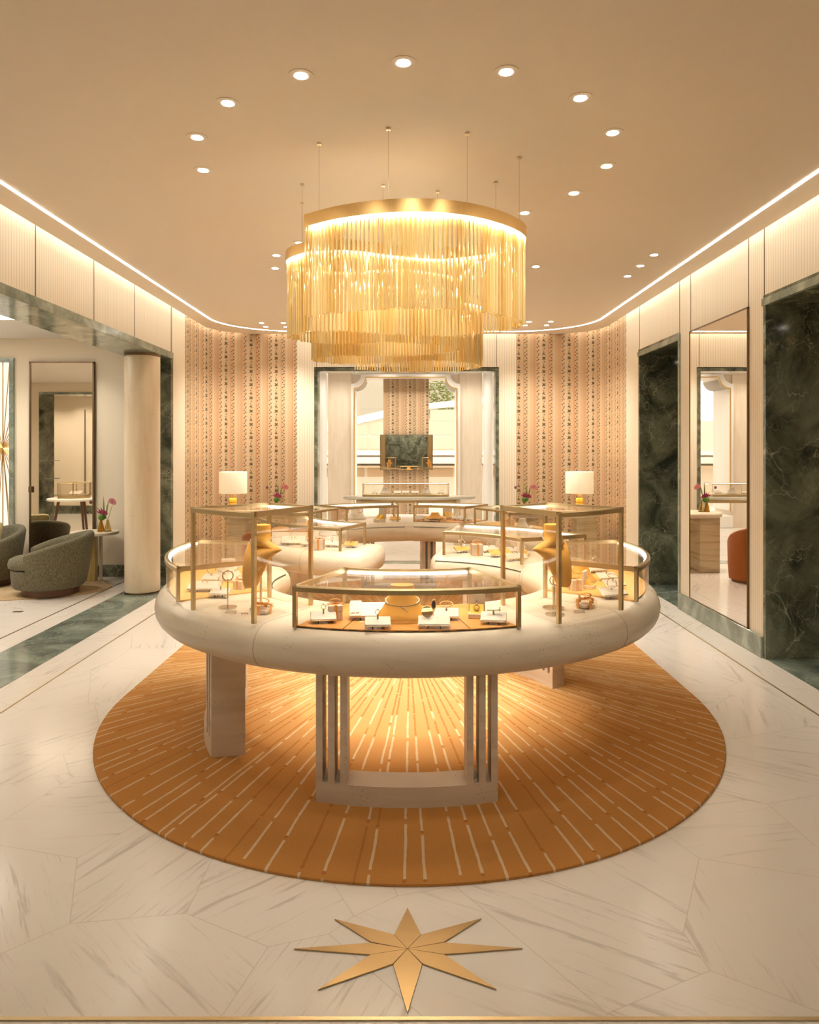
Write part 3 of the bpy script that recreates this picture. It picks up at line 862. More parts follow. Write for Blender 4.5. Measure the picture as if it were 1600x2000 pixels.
def counter(name, label, c, a0, a1, legs, joints, drawers):
    t = thing(name, label, 'display counter', (c[0], c[1], 0))
    z = (0, 0)
    top = obj('top', MB().loft(ring_rings(z, a0, a1), True, True), M['trav'], t, 50)
    pf = [(u*1.004, TZ+(zz-TZ)*1.006) for u, zz in pill(TW, TB, TZ)]
    def loop(a, w, m, p=pf):
        return MB().loft([[((RC+u)*cos(R(a+da)), (RC+u)*sin(R(a+da)), zz) for u, zz in p] for da in (-w/2, w/2)], True, True)
    for a in joints: obj('joint', loop(a, .12, None), M['joint'], top)
    for (d0, d1) in drawers:             # drawers on the inner (staff) side
        ip = [(u, zz) for u, zz in pill(TW+.003, TB+.002, TZ, 20) if u < -TW+.03]
        dr = MB(); n = max(3, int(abs(d1-d0)/2)); rings = []
        lo = [p for p in ip if p[1] < TZ+.055]
        for i in range(n+1):
            a = R(d0+(d1-d0)*i/n)
            rings.append([((RC+u)*cos(a), (RC+u)*sin(a), zz) for u, zz in lo]+[((RC-TW+.03)*cos(a), (RC-TW+.03)*sin(a), zz) for zz in (TZ+.05, TZ-TB+.01)])
        obj('drawer', dr.loft(rings, True, True), M['trav'], t, 50)
        gm = MB(); rings = []
        ang = math.asin(.058/TB)
        for i in range(n+1):
            a = R(d0+(d1-d0)*i/n); q = []
            for e in (ang-.02, ang+.025):
                u, zz = -TW-(TB+.0035)*cos(e), TZ+(TB+.0035)*sin(e); q.append((u, zz))
            q += [(q[1][0]+.02, q[1][1]), (q[0][0]+.02, q[0][1])]
            rings.append([((RC+u)*cos(a), (RC+u)*sin(a), zz) for u, zz in q])
        obj('shadow_gap', gm.loft(rings, True, True), M['black'], top)
        for a in (d0, d1):
            ip2 = [(u*1.004, TZ+(zz-TZ)*1.01) for u, zz in pill(TW, TB, TZ) if u < -.10]
            obj('joint', loop(a, .12, None, ip2), M['joint'], top)
    for (ang, ro_, dp, ox, oy) in legs: leg(t, (ox, oy), ang, ro_, dp)
    return t
ring1 = counter('ring_counter', 'front C shaped travertine counter with rounded edge and finned stone feet', C1, -203, 80,
                [(-90, 1.43, .15, 0, 0), (192, 1.39, .17, .206, -.233), (42, 1.10, .13, .022, -.15)], [-117, -45, -165, -18, 22], [(24, 76), (-196, -152)])
ring2 = counter('ring_counter', 'rear C shaped travertine counter curving towards the window', C2, -258+156, -258-76-48,
                [(90+7, 1.22, .2, 0, 0), (192, 1.39, .17, .206, -.233), (-15, 1.3, .17, 0, 0)], [-125, -160], [(93.5, 140), (87, 45)])

# ------------------------------------------------------------------ glass display cases
def case(label, c, r0, r1, a0, a1, z1, led='in', deck=None, deck_split=None, group='brass framed display cases on the ring counters', z0=ZT):
    am = (a0+a1)/2
    t = thing('display_case', label, 'display case', (c[0], c[1], z0), 0, group)
    z = (0, 0); h = z1-z0; f = .018
    def da(r, w=f): return math.degrees(w/r)
    s = 1 if a1 > a0 else -1
    for r_a, r_b in ((r0, r0+f), (r1-f, r1)):
        for a in (a0, a1):
            e = s*da(r_b) * (1 if a == a0 else -1)
            obj('post', MB().arc(z, r_a, r_b, a, a+e, .0, h-.024, 2), M['brass'], t)
    fr = MB()
    for r_a, r_b in ((r0-.002, r0+f), (r1-f, r1+.002)):
        n = max(3, int(abs(a1-a0)/2)); rings = []
        for i in range(n+1):
            a = R(a0+(a1-a0)*i/n)
            b = .006
            pr = [(r_a, h-.026), (r_b, h-.026), (r_b, h-(b if r_a > r0 else 0)), (r_b-(b if r_a > r0 else 0), h), (r_a+(b if r_a < r0 else 0), h), (r_a, h-(b if r_a < r0 else 0))]
            rings.append([(r*cos(a), r*sin(a), zz) for r, zz in pr])
        fr.loft(rings, True, True)
    for a in (a0, a1):
        e = (1 if a == a0 else -1)*s
        p = [(r*cos(R(a+e*da(r, w))), r*sin(R(a+e*da(r, w)))) for r, w in ((r0, 0), (r1, 0), (r1, f), (r0, f))]
        fr.prism(p, h-.026, h)
    obj('top_frame', fr, M['brass'], t)
    g = .006
    for r in (r0+.006, r1-.006-g):
        obj('glass_panel', MB().arc(z, r, r+g, a0+s*da(r0, .008), a1-s*da(r0, .008), .0, h-.02), M['glass'], t)
    for a, e in ((a0, s), (a1, -s)):
        p = [(r*cos(R(a+e*da(r, w))), r*sin(R(a+e*da(r, w)))) for r, w in ((r0+.016, .007), (r1-.016, .007), (r1-.016, .007+g), (r0+.016, .007+g))]
        obj('glass_panel', MB().prism(p, .0, h-.02), M['glass'], t)
    obj('glass_panel', MB().arc(z, r0+f-.004, r1-f+.004, a0+s*da(r0, f-.004), a1-s*da(r0, f-.004), h-.012, h-.005), M['glass'], t)
    rr = r0+f+.001 if led == 'in' else r1-f-.013
    obj('light_strip', MB().arc(z, rr, rr+.012, a0+s*da(r0, .03), a1-s*da(r0, .03), h-.026, h-.014), M['case_led'], t)
    if deck:
        sp = deck_split or [(a0, a1)]
        obj('deck_base', MB().arc(z, r0+f+.004, r1-f-.004, a0+s*.6, a1-s*.6, .0, .002), M['black'], t)
        for d0, d1 in sp:
            obj('deck', MB().arc(z, r0+f+.004, r1-f-.004, d0+s*(.5 if d0 == a0 else .09), d1-s*(.5 if d1 == a1 else .09), .0, .006), deck, t)
    return t
RI, RO = .94, 1.475
case('low brass case on the counter front with amber leather deck', C1, RI, RO, -110.4, -69.6, .99, 'in', M['leather_o'], [(-110.4, -101.2), (-101.2, -78.8), (-78.8, -69.6)])
case('tall brass case left of centre holding the bust turned left', C1, 1.03, 1.49, -136.4, -118.0, 1.314, 'in')
case('tall brass case right of centre holding the bust turned right', C1, 1.03, 1.49, -62.2, -43.6, 1.314, 'in')
case('curved low brass case at the counter far left with amber deck', C1, RI, RO, -192, -144.8, .985, 'out', M['leather_y'])
case('curved low brass case at the counter far right with amber deck', C1, RI, RO, -35.2, 12, .985, 'out', M['leather_y'])
case('low brass case inside the ring on the right arm, bare stone deck', C1, .87, 1.43, 25, 72.5, .985, 'out')
case('low brass case beside the rounded left counter end, bare stone deck', C2, .98, 1.44, -112, -161, .985, 'in')
case('low brass case at the rear left of the window axis, stone deck', C2, .97, 1.44, 97, 134, .985, 'out')
case('low brass case at the rear right of the window axis, orange deck', C2, .97, 1.44, 87.5, 52, .985, 'out', M['leather_o'])
case('low brass case at the far right bend of the rear counter', C2, .97, 1.44, 45, 2, .985, 'out', M['leather_y'])
case('low brass case at the far left bend of the rear counter', C2, .97, 1.44, 141, 180, .985, 'out', M['leather_o'])

# ------------------------------------------------------------------ chandelier of gold glass rods
ctrl = [(-.575, 4.03), (-.36, 3.88), (-.1, 3.79), (.16, 3.79), (.40, 3.90), (.60, 4.10), (.675, 4.30), (.60, 4.50), (.42, 4.64), (.19, 4.71), (-.08, 4.64), (-.385, 4.51), (-.62, 4.54),
        (-.775, 4.70), (-.79, 4.86), (-.64, 5.02), (-.40, 5.05), (-.10, 4.97), (.145, 5.06), (.31, 5.2), (.36, 5.36), (.24, 5.56), (0, 5.71), (-.30, 5.70), (-.55, 5.70), (-.75, 5.86), (-.80, 6.02), (-.68, 6.22),
        (-.46, 6.24), (-.2, 6.12), (.1, 6.02), (.36, 6.06), (.56, 6.2), (.64, 6.40), (.56, 6.66), (.25, 6.86), (-.1, 6.86), (-.5, 6.66)]
ctrl = [(x*.97, y*.97) for x, y in ctrl]
def catmull(P, step=.012):
    out = []; n = len(P); P = [Vector(p) for p in P]
    for i in range(n-1):
        p0, p1, p2, p3 = P[max(i-1, 0)], P[i], P[i+1], P[min(i+2, n-1)]
        m = 24
        for k in range(m):
            t = k/m
            out.append(.5*((2*p1)+(p2-p0)*t+(2*p0-5*p1+4*p2-p3)*t*t+(3*p1-p0-3*p2+p3)*t**3))
    out.append(P[-1]); return out
def resample(P, step):
    L = [0.]
    for i in range(1, len(P)): L.append(L[-1]+(P[i]-P[i-1]).length)
    n = int(L[-1]/step); out = []; j = 0
    for k in range(n+1):
        s = L[-1]*k/n
        while j < len(P)-2 and L[j+1] < s: j += 1
        t = (s-L[j])/max(L[j+1]-L[j], 1e-9); out.append(P[j].lerp(P[j+1], t))
    return out
cpath = catmull(ctrl)
band = resample(cpath, .03)
BT, BB = 2.876, 2.808
RT, RB = 2.813, 2.323
ch = thing('chandelier', 'winding gold glass rod chandelier with glowing band above the counters', 'chandelier', (0, 5.2, ZC))
def loc(mb, o):
    mb.v = [(x-o.location.x, y-o.location.y, z-o.location.z) for x, y, z in mb.v]; return mb
obj('band', loc(ribbon_along(band, .05, BB, BT), ch), M['gold'], ch)
obj('light_strip', loc(ribbon_along(band[1:-1], .034, BB-.008, BB-.0005), ch), M['chand_led'], ch)
rnd = random.Random(11)
rods = []
rp_ = resample(cpath, .0125)
for i, p in enumerate(rp_):
    a = rp_[min(i+1, len(rp_)-1)]-rp_[max(i-1, 0)]; nn = Vector((-a.y, a.x)).normalized()
    q = p+nn*(.010 if i % 2 else -.010)+Vector((rnd.uniform(-.002, .002), rnd.uniform(-.002, .002)))
    rods.append((q, rnd.uniform(-.006, .006), rnd.uniform(0, 1)))
def rod(mb, q, dz, ph):
    n = 6; rr = .0068
    rings = [[(q.x+rr*cos(2*PI*k/n+ph), q.y+rr*sin(2*PI*k/n+ph), z) for k in range(n)] for z in (RB+dz, RT+dz*.5)]
    return mb.loft(rings, True, True)
order = sorted(range(len(rods)), key=lambda i: rods[i][0].y)
front = set(order[:100])
rest = MB()
for i, rd in enumerate(rods):
    if i in front: obj('glass_rod', loc(rod(MB(), *rd), ch), M['rod'], ch)
    else: rod(rest, *rd)
ro_ = obj('glass_rods', loc(rest, ch), M['rod'], ch); ro_['kind'] = 'stuff'
wires = [(630, 283), (760, 250), (907, 265), (1008, 308), (570, 405), (975, 358), (611, 365), (743, 363), (857, 385)]
for px, py in wires:
    x, y, _ = at_z(px, py, ZC)
    b = min(band, key=lambda q: (q-Vector((x, y))).length)
    obj('suspension_wire', loc(MB().tube([(b.x, b.y, ZC), (b.x, b.y, BT)], .0016, 5).lathe([(.012, ZC-.012), (.012, ZC)], 10, (b.x, b.y)), ch), M['steel'], ch)
for k in (.62, .7, .8, .9, .98):
    b = band[int((len(band)-1)*k)]
    obj('suspension_wire', loc(MB().tube([(b.x, b.y, ZC), (b.x, b.y, BT)], .0016, 5).lathe([(.012, ZC-.012), (.012, ZC)], 10, (b.x, b.y)), ch), M['steel'], ch)

for x, y in ((-.30, 4.15), (.28, 4.12), (.0, 4.45), (-.3, 4.85), (.0, 5.4), (.2, 6.3), (-.4, 6.3)):  # added spots without fittings, throwing the light pool through the ring
    l = bpy.data.lights.new('chandelier_pool_fill', 'SPOT'); l.energy = 17; l.color = (1, .90, .76); l.spot_size = R(105); l.spot_blend = .9; l.shadow_soft_size = .12
    o = bpy.data.objects.new('chandelier_pool_fill', l); COL.objects.link(o); o.parent = ch; o.location = (x, y-5.2, 2.80-ZC)
for x, y in ((.02, 4.12), (-.42, 4.62), (.05, 5.22), (-.45, 5.85), (.2, 6.3)):  # added point lights floating inside the loops to brighten the rods
    l = bpy.data.lights.new('chandelier_rod_fill', 'POINT'); l.energy = .9; l.color = (1, .90, .70); l.shadow_soft_size = .03
    o = bpy.data.objects.new('chandelier_rod_fill', l); COL.objects.link(o); o.parent = ch; o.location = (x, y-5.2, 2.70-ZC)
# ------------------------------------------------------------------ jewellery displays
DK = ZT+.006
def spot_on(px, py, deck): 
    x, y, z = at_z(px, py, DK if deck else ZT); return (x, y, z)
def face_cam(p, extra=0): return math.atan2(p[0], -p[1])*0-math.atan2(p[0], p[1])*1.0+R(extra)
def tray(p, rz, w, d, label, kind=None, jlabel=None, col='board', group='pale jewellery trays'):
    t = thing('jewellery_tray', label, 'tray', p, rz, group)
    T = tr(0, 0, .012+d*.17) @ rot('X', R(19))
    obj('board', MB().rbox(-w/2, w/2, -d/2, d/2, .004, .010, .002, T), M[col], t)
    obj('rim', MB().rbox(-w/2-.002, w/2+.002, -d/2-.002, d/2+.002, .0, .0055, .0015, T), M['steel'], t)
    mb = MB()
    for sx in (-1, 1): mb.box(sx*w*.2-.002, sx*w*.2+.002, -d/2+.008, -d/2+.013, 0, .013)
    for sx in (-1, 1): mb.box(sx*w*.2-.004, sx*w*.2+.004, d/2-.014, d/2-.008, 0, .012+d*.30)
    obj('foot', mb, M['black'], t)
    wp = lambda x, y, z: (p[0]+x*cos(rz)-y*sin(rz), p[1]+x*sin(rz)+y*cos(rz), p[2]+z)
    zt = .024+d*.17
    if kind == 'ring':
        obj('holder', MB().tube([(0, .01, zt-.003), (0, .01, zt+.022)], [.005, .0035], 8), M['steel'], t)
        j = obj('ring', MB().torus((0, 0, .011), .0105, .0016, rot('X', R(90)), 20, 6), M['rosegold'])
        obj('stone', MB().ball((0, 0, .0235), .0035, 8, 5), M['silver'], j)
        j.location = wp(0, .01, zt+.020); j.rotation_euler[2] = rz
        tag(j, jlabel, 'ring', 'rings on trays')
    if kind == 'bangle':
        obj('holder', MB().tube([(0, .01, zt-.003), (0, .01, zt+.02)], [.006, .004], 8), M['steel'], t)
        j = obj('bangle', MB().torus((0, 0, 0), .030, .0026, rot('X', R(20)), 28, 6, 1, .8), M['rosegold'])
        obj('clasp', MB().ball((0, -.024, -.008), .006, 8, 5), M['silver'], j)
        j.location = wp(0, .01, zt+.031); j.rotation_euler[2] = rz
        tag(j, jlabel, 'bracelet', 'bangles on trays')
    if kind == 'upright':
        obj('holder', MB().tube([(0, .01, zt-.003), (0, .01, zt+.012)], [.006, .005], 8), M['steel'], t)
        j = obj('bangle', MB().torus((0, 0, 0), .027, .0024, rot('X', R(78)), 28, 6), M['silver'])
        obj('clasp', MB().ball((0, 0, .027), .005, 8, 5), M['silver'], j)
        j.location = wp(0, .01, zt+.036); j.rotation_euler[2] = rz
        tag(j, jlabel, 'bracelet', 'bangles on trays')
    if kind == 'earrings':
        j = obj('earrings', MB().tube([(-.012, 0, 0), (-.012, 0, .016)], .0016, 6).ball((-.012, 0, .018), .005, 8, 6).tube([(.012, 0, 0), (.012, 0, .016)], .0016, 6).ball((.012, 0, .018), .005, 8, 6), M['silver'])
        j.location = wp(0, .005, zt-.006); j.rotation_euler[2] = rz
        tag(j, jlabel, 'earrings', 'earrings on trays')
    if kind == 'bar':
        obj('holder', MB().tube([(0, .01, zt-.003), (0, .01, zt+.02)], [.006, .004], 8).tube([(-.03, .01, zt+.02), (.034, .01, zt+.022)], .004, 8), M['steel'], t)
        j = obj('bracelet', MB().torus((0, 0, 0), .0075, .0026, rot('Y', R(90)), 16, 6).ball((0, 0, .009), .0045, 8, 5), M['rosegold'])
        j.location = wp(.028, .01, zt+.0215); j.rotation_euler[2] = rz
        tag(j, jlabel, 'bracelet', 'bracelets on bars')
    if kind == 'mirror':
        obj('divider', MB().rbox(.002, .008, -d/2-.003, d/2, .010, .0125, .0008, T), M['gold'], t)
        m = thing('hand_mirror', jlabel, 'mirror', wp(-w*.22, .01, zt-.006), rz, 'small round mirrors')
        obj('stem', MB().tube([(0, 0, 0), (0, .004, .012)], .004, 8), M['steel'], m)
        Q = tr(0, .006, .034) @ rot('X', R(58))
        obj('disc', MB().lathe([(.026, -.0015), (.0262, .0015)], 28, M=Q), M['mirror'], m)
    return t
def giftbox(p, rz, w, h, label, mat='boxc', group='ribboned gift boxes'):
    t = thing('gift_box', label, 'gift box', p, rz, group); s = w/2
    if mat == 'crystal':
        obj('box', MB().rbox(-s, s, -s, s, 0, h, .003), M['crystal'], t)
        obj('filling', MB().rbox(-s*.8, s*.8, -s*.8, s*.8, h*.12, h*.5, .003), M['boxc'], t)
    else:
        obj('box', MB().rbox(-s*.97, s*.97, -s*.97, s*.97, 0, h*.6, .002), M[mat], t)
        obj('lid', MB().rbox(-s, s, -s, s, h*.58, h, .003), M[mat], t)
    e = .0012; rw = w*.10
    mb = MB().box(-rw, rw, -s-e, s+e, 0, h+e)
    if mat != 'crystal': mb = MB().box(-rw, rw, -s-e, s+e, 0.0005, h+e).box(-s-e, s+e, -rw, rw, .0005, h+e*.7)
    else:
        mb = MB()
        for q in (-1, 1): mb.box(-rw+q*s*.0, rw+q*s*.0, q*(s+e)-e, q*(s+e)+e, 0.0005, h+e); mb.box(q*(s+e)-e, q*(s+e)+e, -rw, rw, .0005, h+e)
        mb.box(-rw, rw, -s, s, h, h+e).box(-s, s, -rw, rw, h, h+e)
    rb = obj('ribbon', mb, M['ribbon'], t)
    bow = MB()
    def strap(path, wd):
        rings = []
        for i, q in enumerate(path):
            a = (Vector(path[min(i+1, len(path)-1)])-Vector(path[max(i-1, 0)])); n = Vector((-a.z, 0, a.x)).normalized()*.0009
            q = Vector(q); hw = Vector((0, wd, 0))
            rings.append([q-hw-n, q+hw-n, q+hw+n, q-hw+n])
        bow.loft(rings, True, True)
    for sx in (-1, 1):
        loop = [(sx*w*(.02+.5*math.sin(PI*k/10)**.8*(1 if k < 6 else 1)), 0, h+e+w*(.03+.26*k/10*(1 if k < 10 else 1)) - (w*.10 if k == 10 else 0)) for k in range(11)]
        strap([(sx*w*.40*sin(PI*k/12), 0, h+e+.001+w*.17*(1-cos(PI*k/12))) for k in range(13)], w*.075)
        strap([(0, w*.02, h+e+w*.05), (sx*w*.25, w*.02, h+e+w*.10), (sx*w*.55, w*.02, h+e+w*.02), (sx*w*.62, w*.02, h-w*.12)], w*.06)
    bow.ball((0, 0, h+w*.08), w*.075, 8, 6)
    obj('bow', bow, M['ribbon'], rb)
    return t
def conebust(p, rz, s, label, mat, jl=None, base=True, group='flared necklace busts', flat=1.):
    t = thing('necklace_bust', label, 'bust', p, rz, group)
    prof = [(.098, .012), (.094, .020), (.080, .035), (.064, .060), (.052, .085), (.045, .110), (.043, .128)]
    obj('neck', MB().lathe([(r*s, z*s*flat) for r, z in prof], 36, sx=1, sy=.8), M[mat], t)
    obj('base', MB().lathe([(.100*s, .0), (.1005*s, .012*s)], 36, sx=1, sy=.8), M['steel'], t)
    if jl:
        Q = rot('X', R(14))
        j = obj('necklace', MB().torus((0, 0, 0), .0625*s, .0022*s+.0006, Q, 40, 6, 1, .83).tube([(-.004*s, -.052*s, -.014*s), (.02*s, -.058*s, -.026*s)], .003*s, 6), M['silver'])
        j.location = (p[0], p[1], p[2]+.070*s*flat); j.rotation_euler[2] = rz
        tag(j, jl, 'necklace', 'necklaces on busts')
    return t
def tallbust(p, rz, label, jl, polel=.10):
    t = thing('necklace_bust', label, 'bust', p, rz, 'tall yellow busts')
    # sections: z, half width, half depth, y offset (front = -y); tilted back by leaning
    S = [(.0, .010, .006, -.075), (.004, .030, .010, -.077), (.014, .046, .014, -.078), (.04, .062, .022, -.074), (.08, .074, .030, -.064), (.12, .092, .036, -.052), (.15, .106, .038, -.040),
         (.172, .132, .034, -.030), (.188, .158, .022, -.020), (.197, .174, .012, -.014), (.201, .172, .010, -.012), (.206, .145, .020, -.010), (.214, .104, .034, -.006), (.228, .070, .042, .0), (.250, .054, .043, .004), (.275, .048, .042, .006), (.305, .049, .042, .006), (.309, .047, .040, .006)]
    rings = []
    for z, w, d, y in S:
        ring = []
        for k in range(28):
            a = 2*PI*k/28
            xx = w*cos(a); yy = d*sin(a)
            if z < .215: yy = d*sin(a)*(.75 if sin(a) > 0 else 1.0) + (abs(cos(a))**2)*.034
            ring.append((xx, y+yy, polel+z))
        rings.append(ring)
    obj('form', MB().loft(rings, True, True), M['suede'], t, 60)
    obj('stand', MB().tube([(0, -.0, .004), (0, -.0, polel+.20)], .0055, 10).lathe([(.055, 0), (.055, .006)], 32), M['steel'], t)
    j = obj('necklace', MB().tube([(.060*cos(a), .050*sin(a)+.002, .0-.012*(1-sin(a))) for a in [2*PI*k/40 for k in range(40)]], .0034, 6, closed=True), M['silver'])
    j.location = (p[0], p[1], p[2]+polel+.243); j.rotation_euler[2] = rz
    tag(j, jl, 'necklace', 'necklaces on busts')
    return t
def bangle_stand(p, rz, h, label, jl, mt='rosegold'):
    t = thing('bracelet_stand', label, 'stand', p, rz, 'disc based stands')
    obj('base', MB().lathe([(.046, 0), (.046, .006)], 32), M['steel'], t)
    obj('pole', MB().tube([(0, 0, .005), (0, 0, h)], .0035, 8), M['steel'], t)
    j = obj('bangle', MB().torus((0, 0, 0), .026, .003, rot('Y', R(38)) @ rot('X', R(70)), 28, 6).torus((0, .002, .002), .025, .002, rot('Y', R(25)) @ rot('X', R(70)), 28, 6), M[mt])
    j.location = (p[0], p[1], p[2]+h+.016); j.rotation_euler[2] = rz
    tag(j, jl, 'bracelet', 'bangles on stands')
def card(p, rz, label):
    o = obj('name_card', MB().prism([(-.012, 0), (.014, 0), (.012, .012)], -.026, .026, rot('Z', R(90)) @ rot('X', R(90))), M['steel'])
    o.location = p; o.rotation_euler[2] = rz
    tag(o, label, 'card', 'metal name cards')
def ringbox(p, rz, s, label, jl):
    t = thing('ring_box', label, 'jewellery box', p, rz, 'open jewellery boxes')
    obj('body', MB().rbox(-.035*s, .035*s, -.03*s, .03*s, 0, .022*s, .002), M['boxc'], t)
    ld = obj('lid', MB().rbox(-.037*s, .037*s, .022*s, .038*s, .02*s, .105*s, .003), M['boxc'], t)
    obj('lid_lining', MB().rbox(-.030*s, .030*s, .0205*s, .0225*s, .028*s, .098*s, .0005), M['cream_l'], ld)
    st = []
    for k in range(16):
        a = PI/8*k; r_ = (.0105 if k % 4 == 0 else .0085) if k % 2 == 0 else .0028
        st.append((r_*s*sin(a), r_*s*cos(a)))
    obj('star_emblem', MB().prism(st, -.0006, .0, tr(0, .0205*s, .066*s) @ rot('X', R(90))), M['gold'], ld)
    obj('cushion', MB().loft([[(x, y, z) for x in (-.03*s,)] for y, z in ()] or [[(-.031*s, -.026*s, .02*s), (.031*s, -.026*s, .02*s), (.031*s, .018*s, .055*s), (-.031*s, .018*s, .055*s)],
                           [(-.031*s, -.024*s, .018*s), (.031*s, -.024*s, .018*s), (.031*s, .020*s, .018*s), (-.031*s, .020*s, .018*s)]], True, True), plain('yellow_cushion', (.92, .56, .05), .6), t)
    j = obj('ring', MB().torus((0, 0, 0), .0115*s, .002*s, rot('X', R(60)), 20, 6).ball((.001, .004*s, .013*s), .0055*s, 8, 6), M['rosegold'])
    j.location = (p[0]+.008*s*sin(rz), p[1]-.008*s*cos(rz), p[2]+.044*s); j.rotation_euler[2] = rz
    tag(j, jl, 'ring', 'rings in boxes')
def board_with(p, rz, label, jl):          # long tray with an inclined chain ramp
    t = tray(p, rz, .17, .12, label)
    T = tr(-.055, .0, .026) @ rot('X', R(32))
    rmp = thing('chain_ramp', 'slanted cream ramp showing fine chains on the wide tray', 'ramp', (p[0]-.055*cos(rz), p[1]-.055*sin(rz), p[2]+.022), rz)
    obj('ramp', MB().rbox(-.027, .027, -.055, .05, .024, .034, .002, rot('X', R(30))), M['cream_l'], rmp)
    obj('back_stop', MB().box(-.022, .022, .018, .026, .004, .030), M['cream_l'], rmp)
    obj('foot', MB().box(-.02, .02, -.045, -.035, .0, .008), M['cream_l'], rmp)
    for k, x in enumerate((-.018, -.009, .003, .012)):
        pts = [rot('X', R(30)) @ Vector((x, y, .0352)) for y in (.05, .0, -.036)]
        j = obj('chain_necklace', MB().tube(pts, .0010, 5).ball(pts[-1], .004, 8, 5), M['rosegold'])
        j.location = rmp.location; j.rotation_euler[2] = rz
        tag(j, jl, 'necklace', 'fine chains on the ramp')
    return t
# --- front low case
cl = 'in the front case'
P = spot_on
tray(P(632, 1215, 1), R(8), .115, .075, 'pale ring tray at the front case left end', 'ring', 'rose gold ring upright on the leftmost front tray')
giftbox(P(655, 1209, 1), R(10), .066, .07, 'blush gift box with orange ribbon in the front case left corner')
board_with(P(718, 1206, 1), R(4), 'wide cream tray left of the yellow front bust', 'fine rose gold chain lying down the cream ramp')
tray(P(738, 1226, 1), R(2), .112, .07, 'pale tray at the case front edge left of centre', 'ring', 'thin gold hoop ring standing on the tray left of centre')
conebust(P(786, 1209, 1), 0, 1.26, 'flared yellow bust in the middle of the front case', 'suede', 'twisted silver necklace round the front yellow bust')
tray(P(848, 1225, 1), R(-2), .14, .075, 'two part pale tray with gold divider right of centre', 'mirror', 'small round tilted mirror on the two part tray')
tray(P(872, 1209, 1), R(-4), .115, .075, 'pale tray behind the small round mirror', 'bangle', 'beaded rose gold bangle on the tray behind the mirror')
w = thing('wrist_watch', 'slim dark dialled watch standing between mirror and bangle', 'watch', P(847, 1206, 1), 0)
obj('strap', MB().rbox(-.009, .009, -.002, .002, .004, .085, .0015), M['silver'], w)
obj('dial', MB().lathe([(.016, -.003), (.016, .003)], 20, sx=.75, sy=1.25, M=tr(0, -.004, .064) @ rot('X', R(90))), M['black'], w)
obj('bezel', MB().torus((0, -.006, .064), .0165, .003, rot('X', R(90)), 24, 6, .75, 1.25), M['rosegold'], w)
obj('stand', MB().box(-.014, .014, -.008, .014, 0, .008), M['steel'], w)
ringbox(P(931, 1206, 1), R(-6), 1.08, 'open cream box with gold star in lid, front case right', 'pearl topped ring on yellow cushion of the starred box')
tray(P(964, 1217, 1), R(-8), .115, .075, 'pale tray at the front case right end', 'bar', 'rose gold bracelet on the bar of the rightmost front tray')
for q, lb in (((711, 1216), 'tiny cream label strip lying before the wide cream tray'), ((812, 1214.5), 'tiny cream label strip left of the round mirror')):
    o = obj('label_strip', MB().rbox(-.02, .02, -.005, .005, 0, .003, .001), M['board']); o.location = P(q[0], q[1], 1); tag(o, lb, 'label')
# --- tall cases
tallbust((-.745, 3.59, ZT), R(-50), 'tall yellow bust in the left tall case, leaning left', 'silver collar necklace on the left tall yellow bust', .115)
tallbust((.725, 3.61, ZT), R(50), 'tall yellow bust in the right tall case, leaning right', 'silver chain on the right tall yellow bust', .115)
bangle_stand(P(445, 1187, 0), 0, .145, 'slim disc stand in the left tall case front', 'twisted gold bangle on the slim stand left of the bust')
bangle_stand(P(1084, 1201, 0), 0, .15, 'slim disc stand behind the right tall case front post', 'jewelled bangle on the stand beside the right bust', 'silver')
card(P(450, 1198, 0), R(-20), 'small metal card before the left bangle stand')
card(P(1132, 1197, 0), R(12), 'small metal card in the right tall case')
giftbox(P(512, 1198, 0), R(-12), .088, .044, 'clear crystal gift box behind the left tall case post', 'crystal', 'clear gift boxes')
giftbox(P(1143, 1187, 0), R(24), .088, .044, 'clear crystal gift box in the right tall case', 'crystal', 'clear gift boxes')
o = obj('earrings', MB().ball((-.012, 0, .005), .005, 8, 6).ball((0, .002, .005), .005, 8, 6).ball((.012, -.002, .005), .005, 8, 6), M['rosegold'])
o.location = P(478, 1200, 0); tag(o, 'three small gold beads on the stone beside the left card', 'earrings')
# --- far left low case
tray(P(400, 1154, 1), R(0), .175, .085, 'long pale tray in the far left case', 'earrings', 'pair of drop earrings on the long far left tray')
tray(P(430, 1165, 1), R(-8), .105, .06, 'small pale tray at the far left case near edge', 'ring', 'ring standing on the small tray of the far left case')
conebust(P(446, 1133, 1), R(-20), 1.0, 'white flared bust in the far left case', 'cream_l', 'thin gold necklace round the white far left bust')
tray(P(412, 1136, 1), R(-10), .10, .07, 'pale tray behind the long far left tray', 'upright', 'upright silver bangle behind the long far left tray')
giftbox(P(470, 1150, 1), R(-25), .065, .05, 'orange tied gift box below the left tall bust', 'boxc')
# --- far right low case
conebust(P(1135, 1136, 1), R(20), .95, 'yellow flared bust in the far right case', 'suede', 'silver necklace round the yellow far right bust')
giftbox(P(1123, 1152, 1), R(15), .065, .062, 'blush gift box beside the right tall bust')
ringbox(P(1152, 1149, 1), R(60), .95, 'open cream box in the far right case', 'ring in the open box of the far right case')
tray(P(1197, 1166, 1), R(14), .14, .08, 'pale tray at the far right case near edge', 'upright', 'large silver bangle upright on the near far right tray')
tray(P(1199, 1148, 1), R(16), .12, .07, 'pale tray in the middle of the far right case', 'bangle', 'gold bangle on the middle far right tray')
tray(P(1186, 1133, 1), R(12), .12, .07, 'pale tray behind the gold bangle in the far right case', 'ring', 'ring on the third far right tray')
tray(P(1165, 1118, 1), R(8), .12, .07, 'rearmost pale tray in the far right case', 'upright', 'silver bangle upright on the rearmost far right tray')
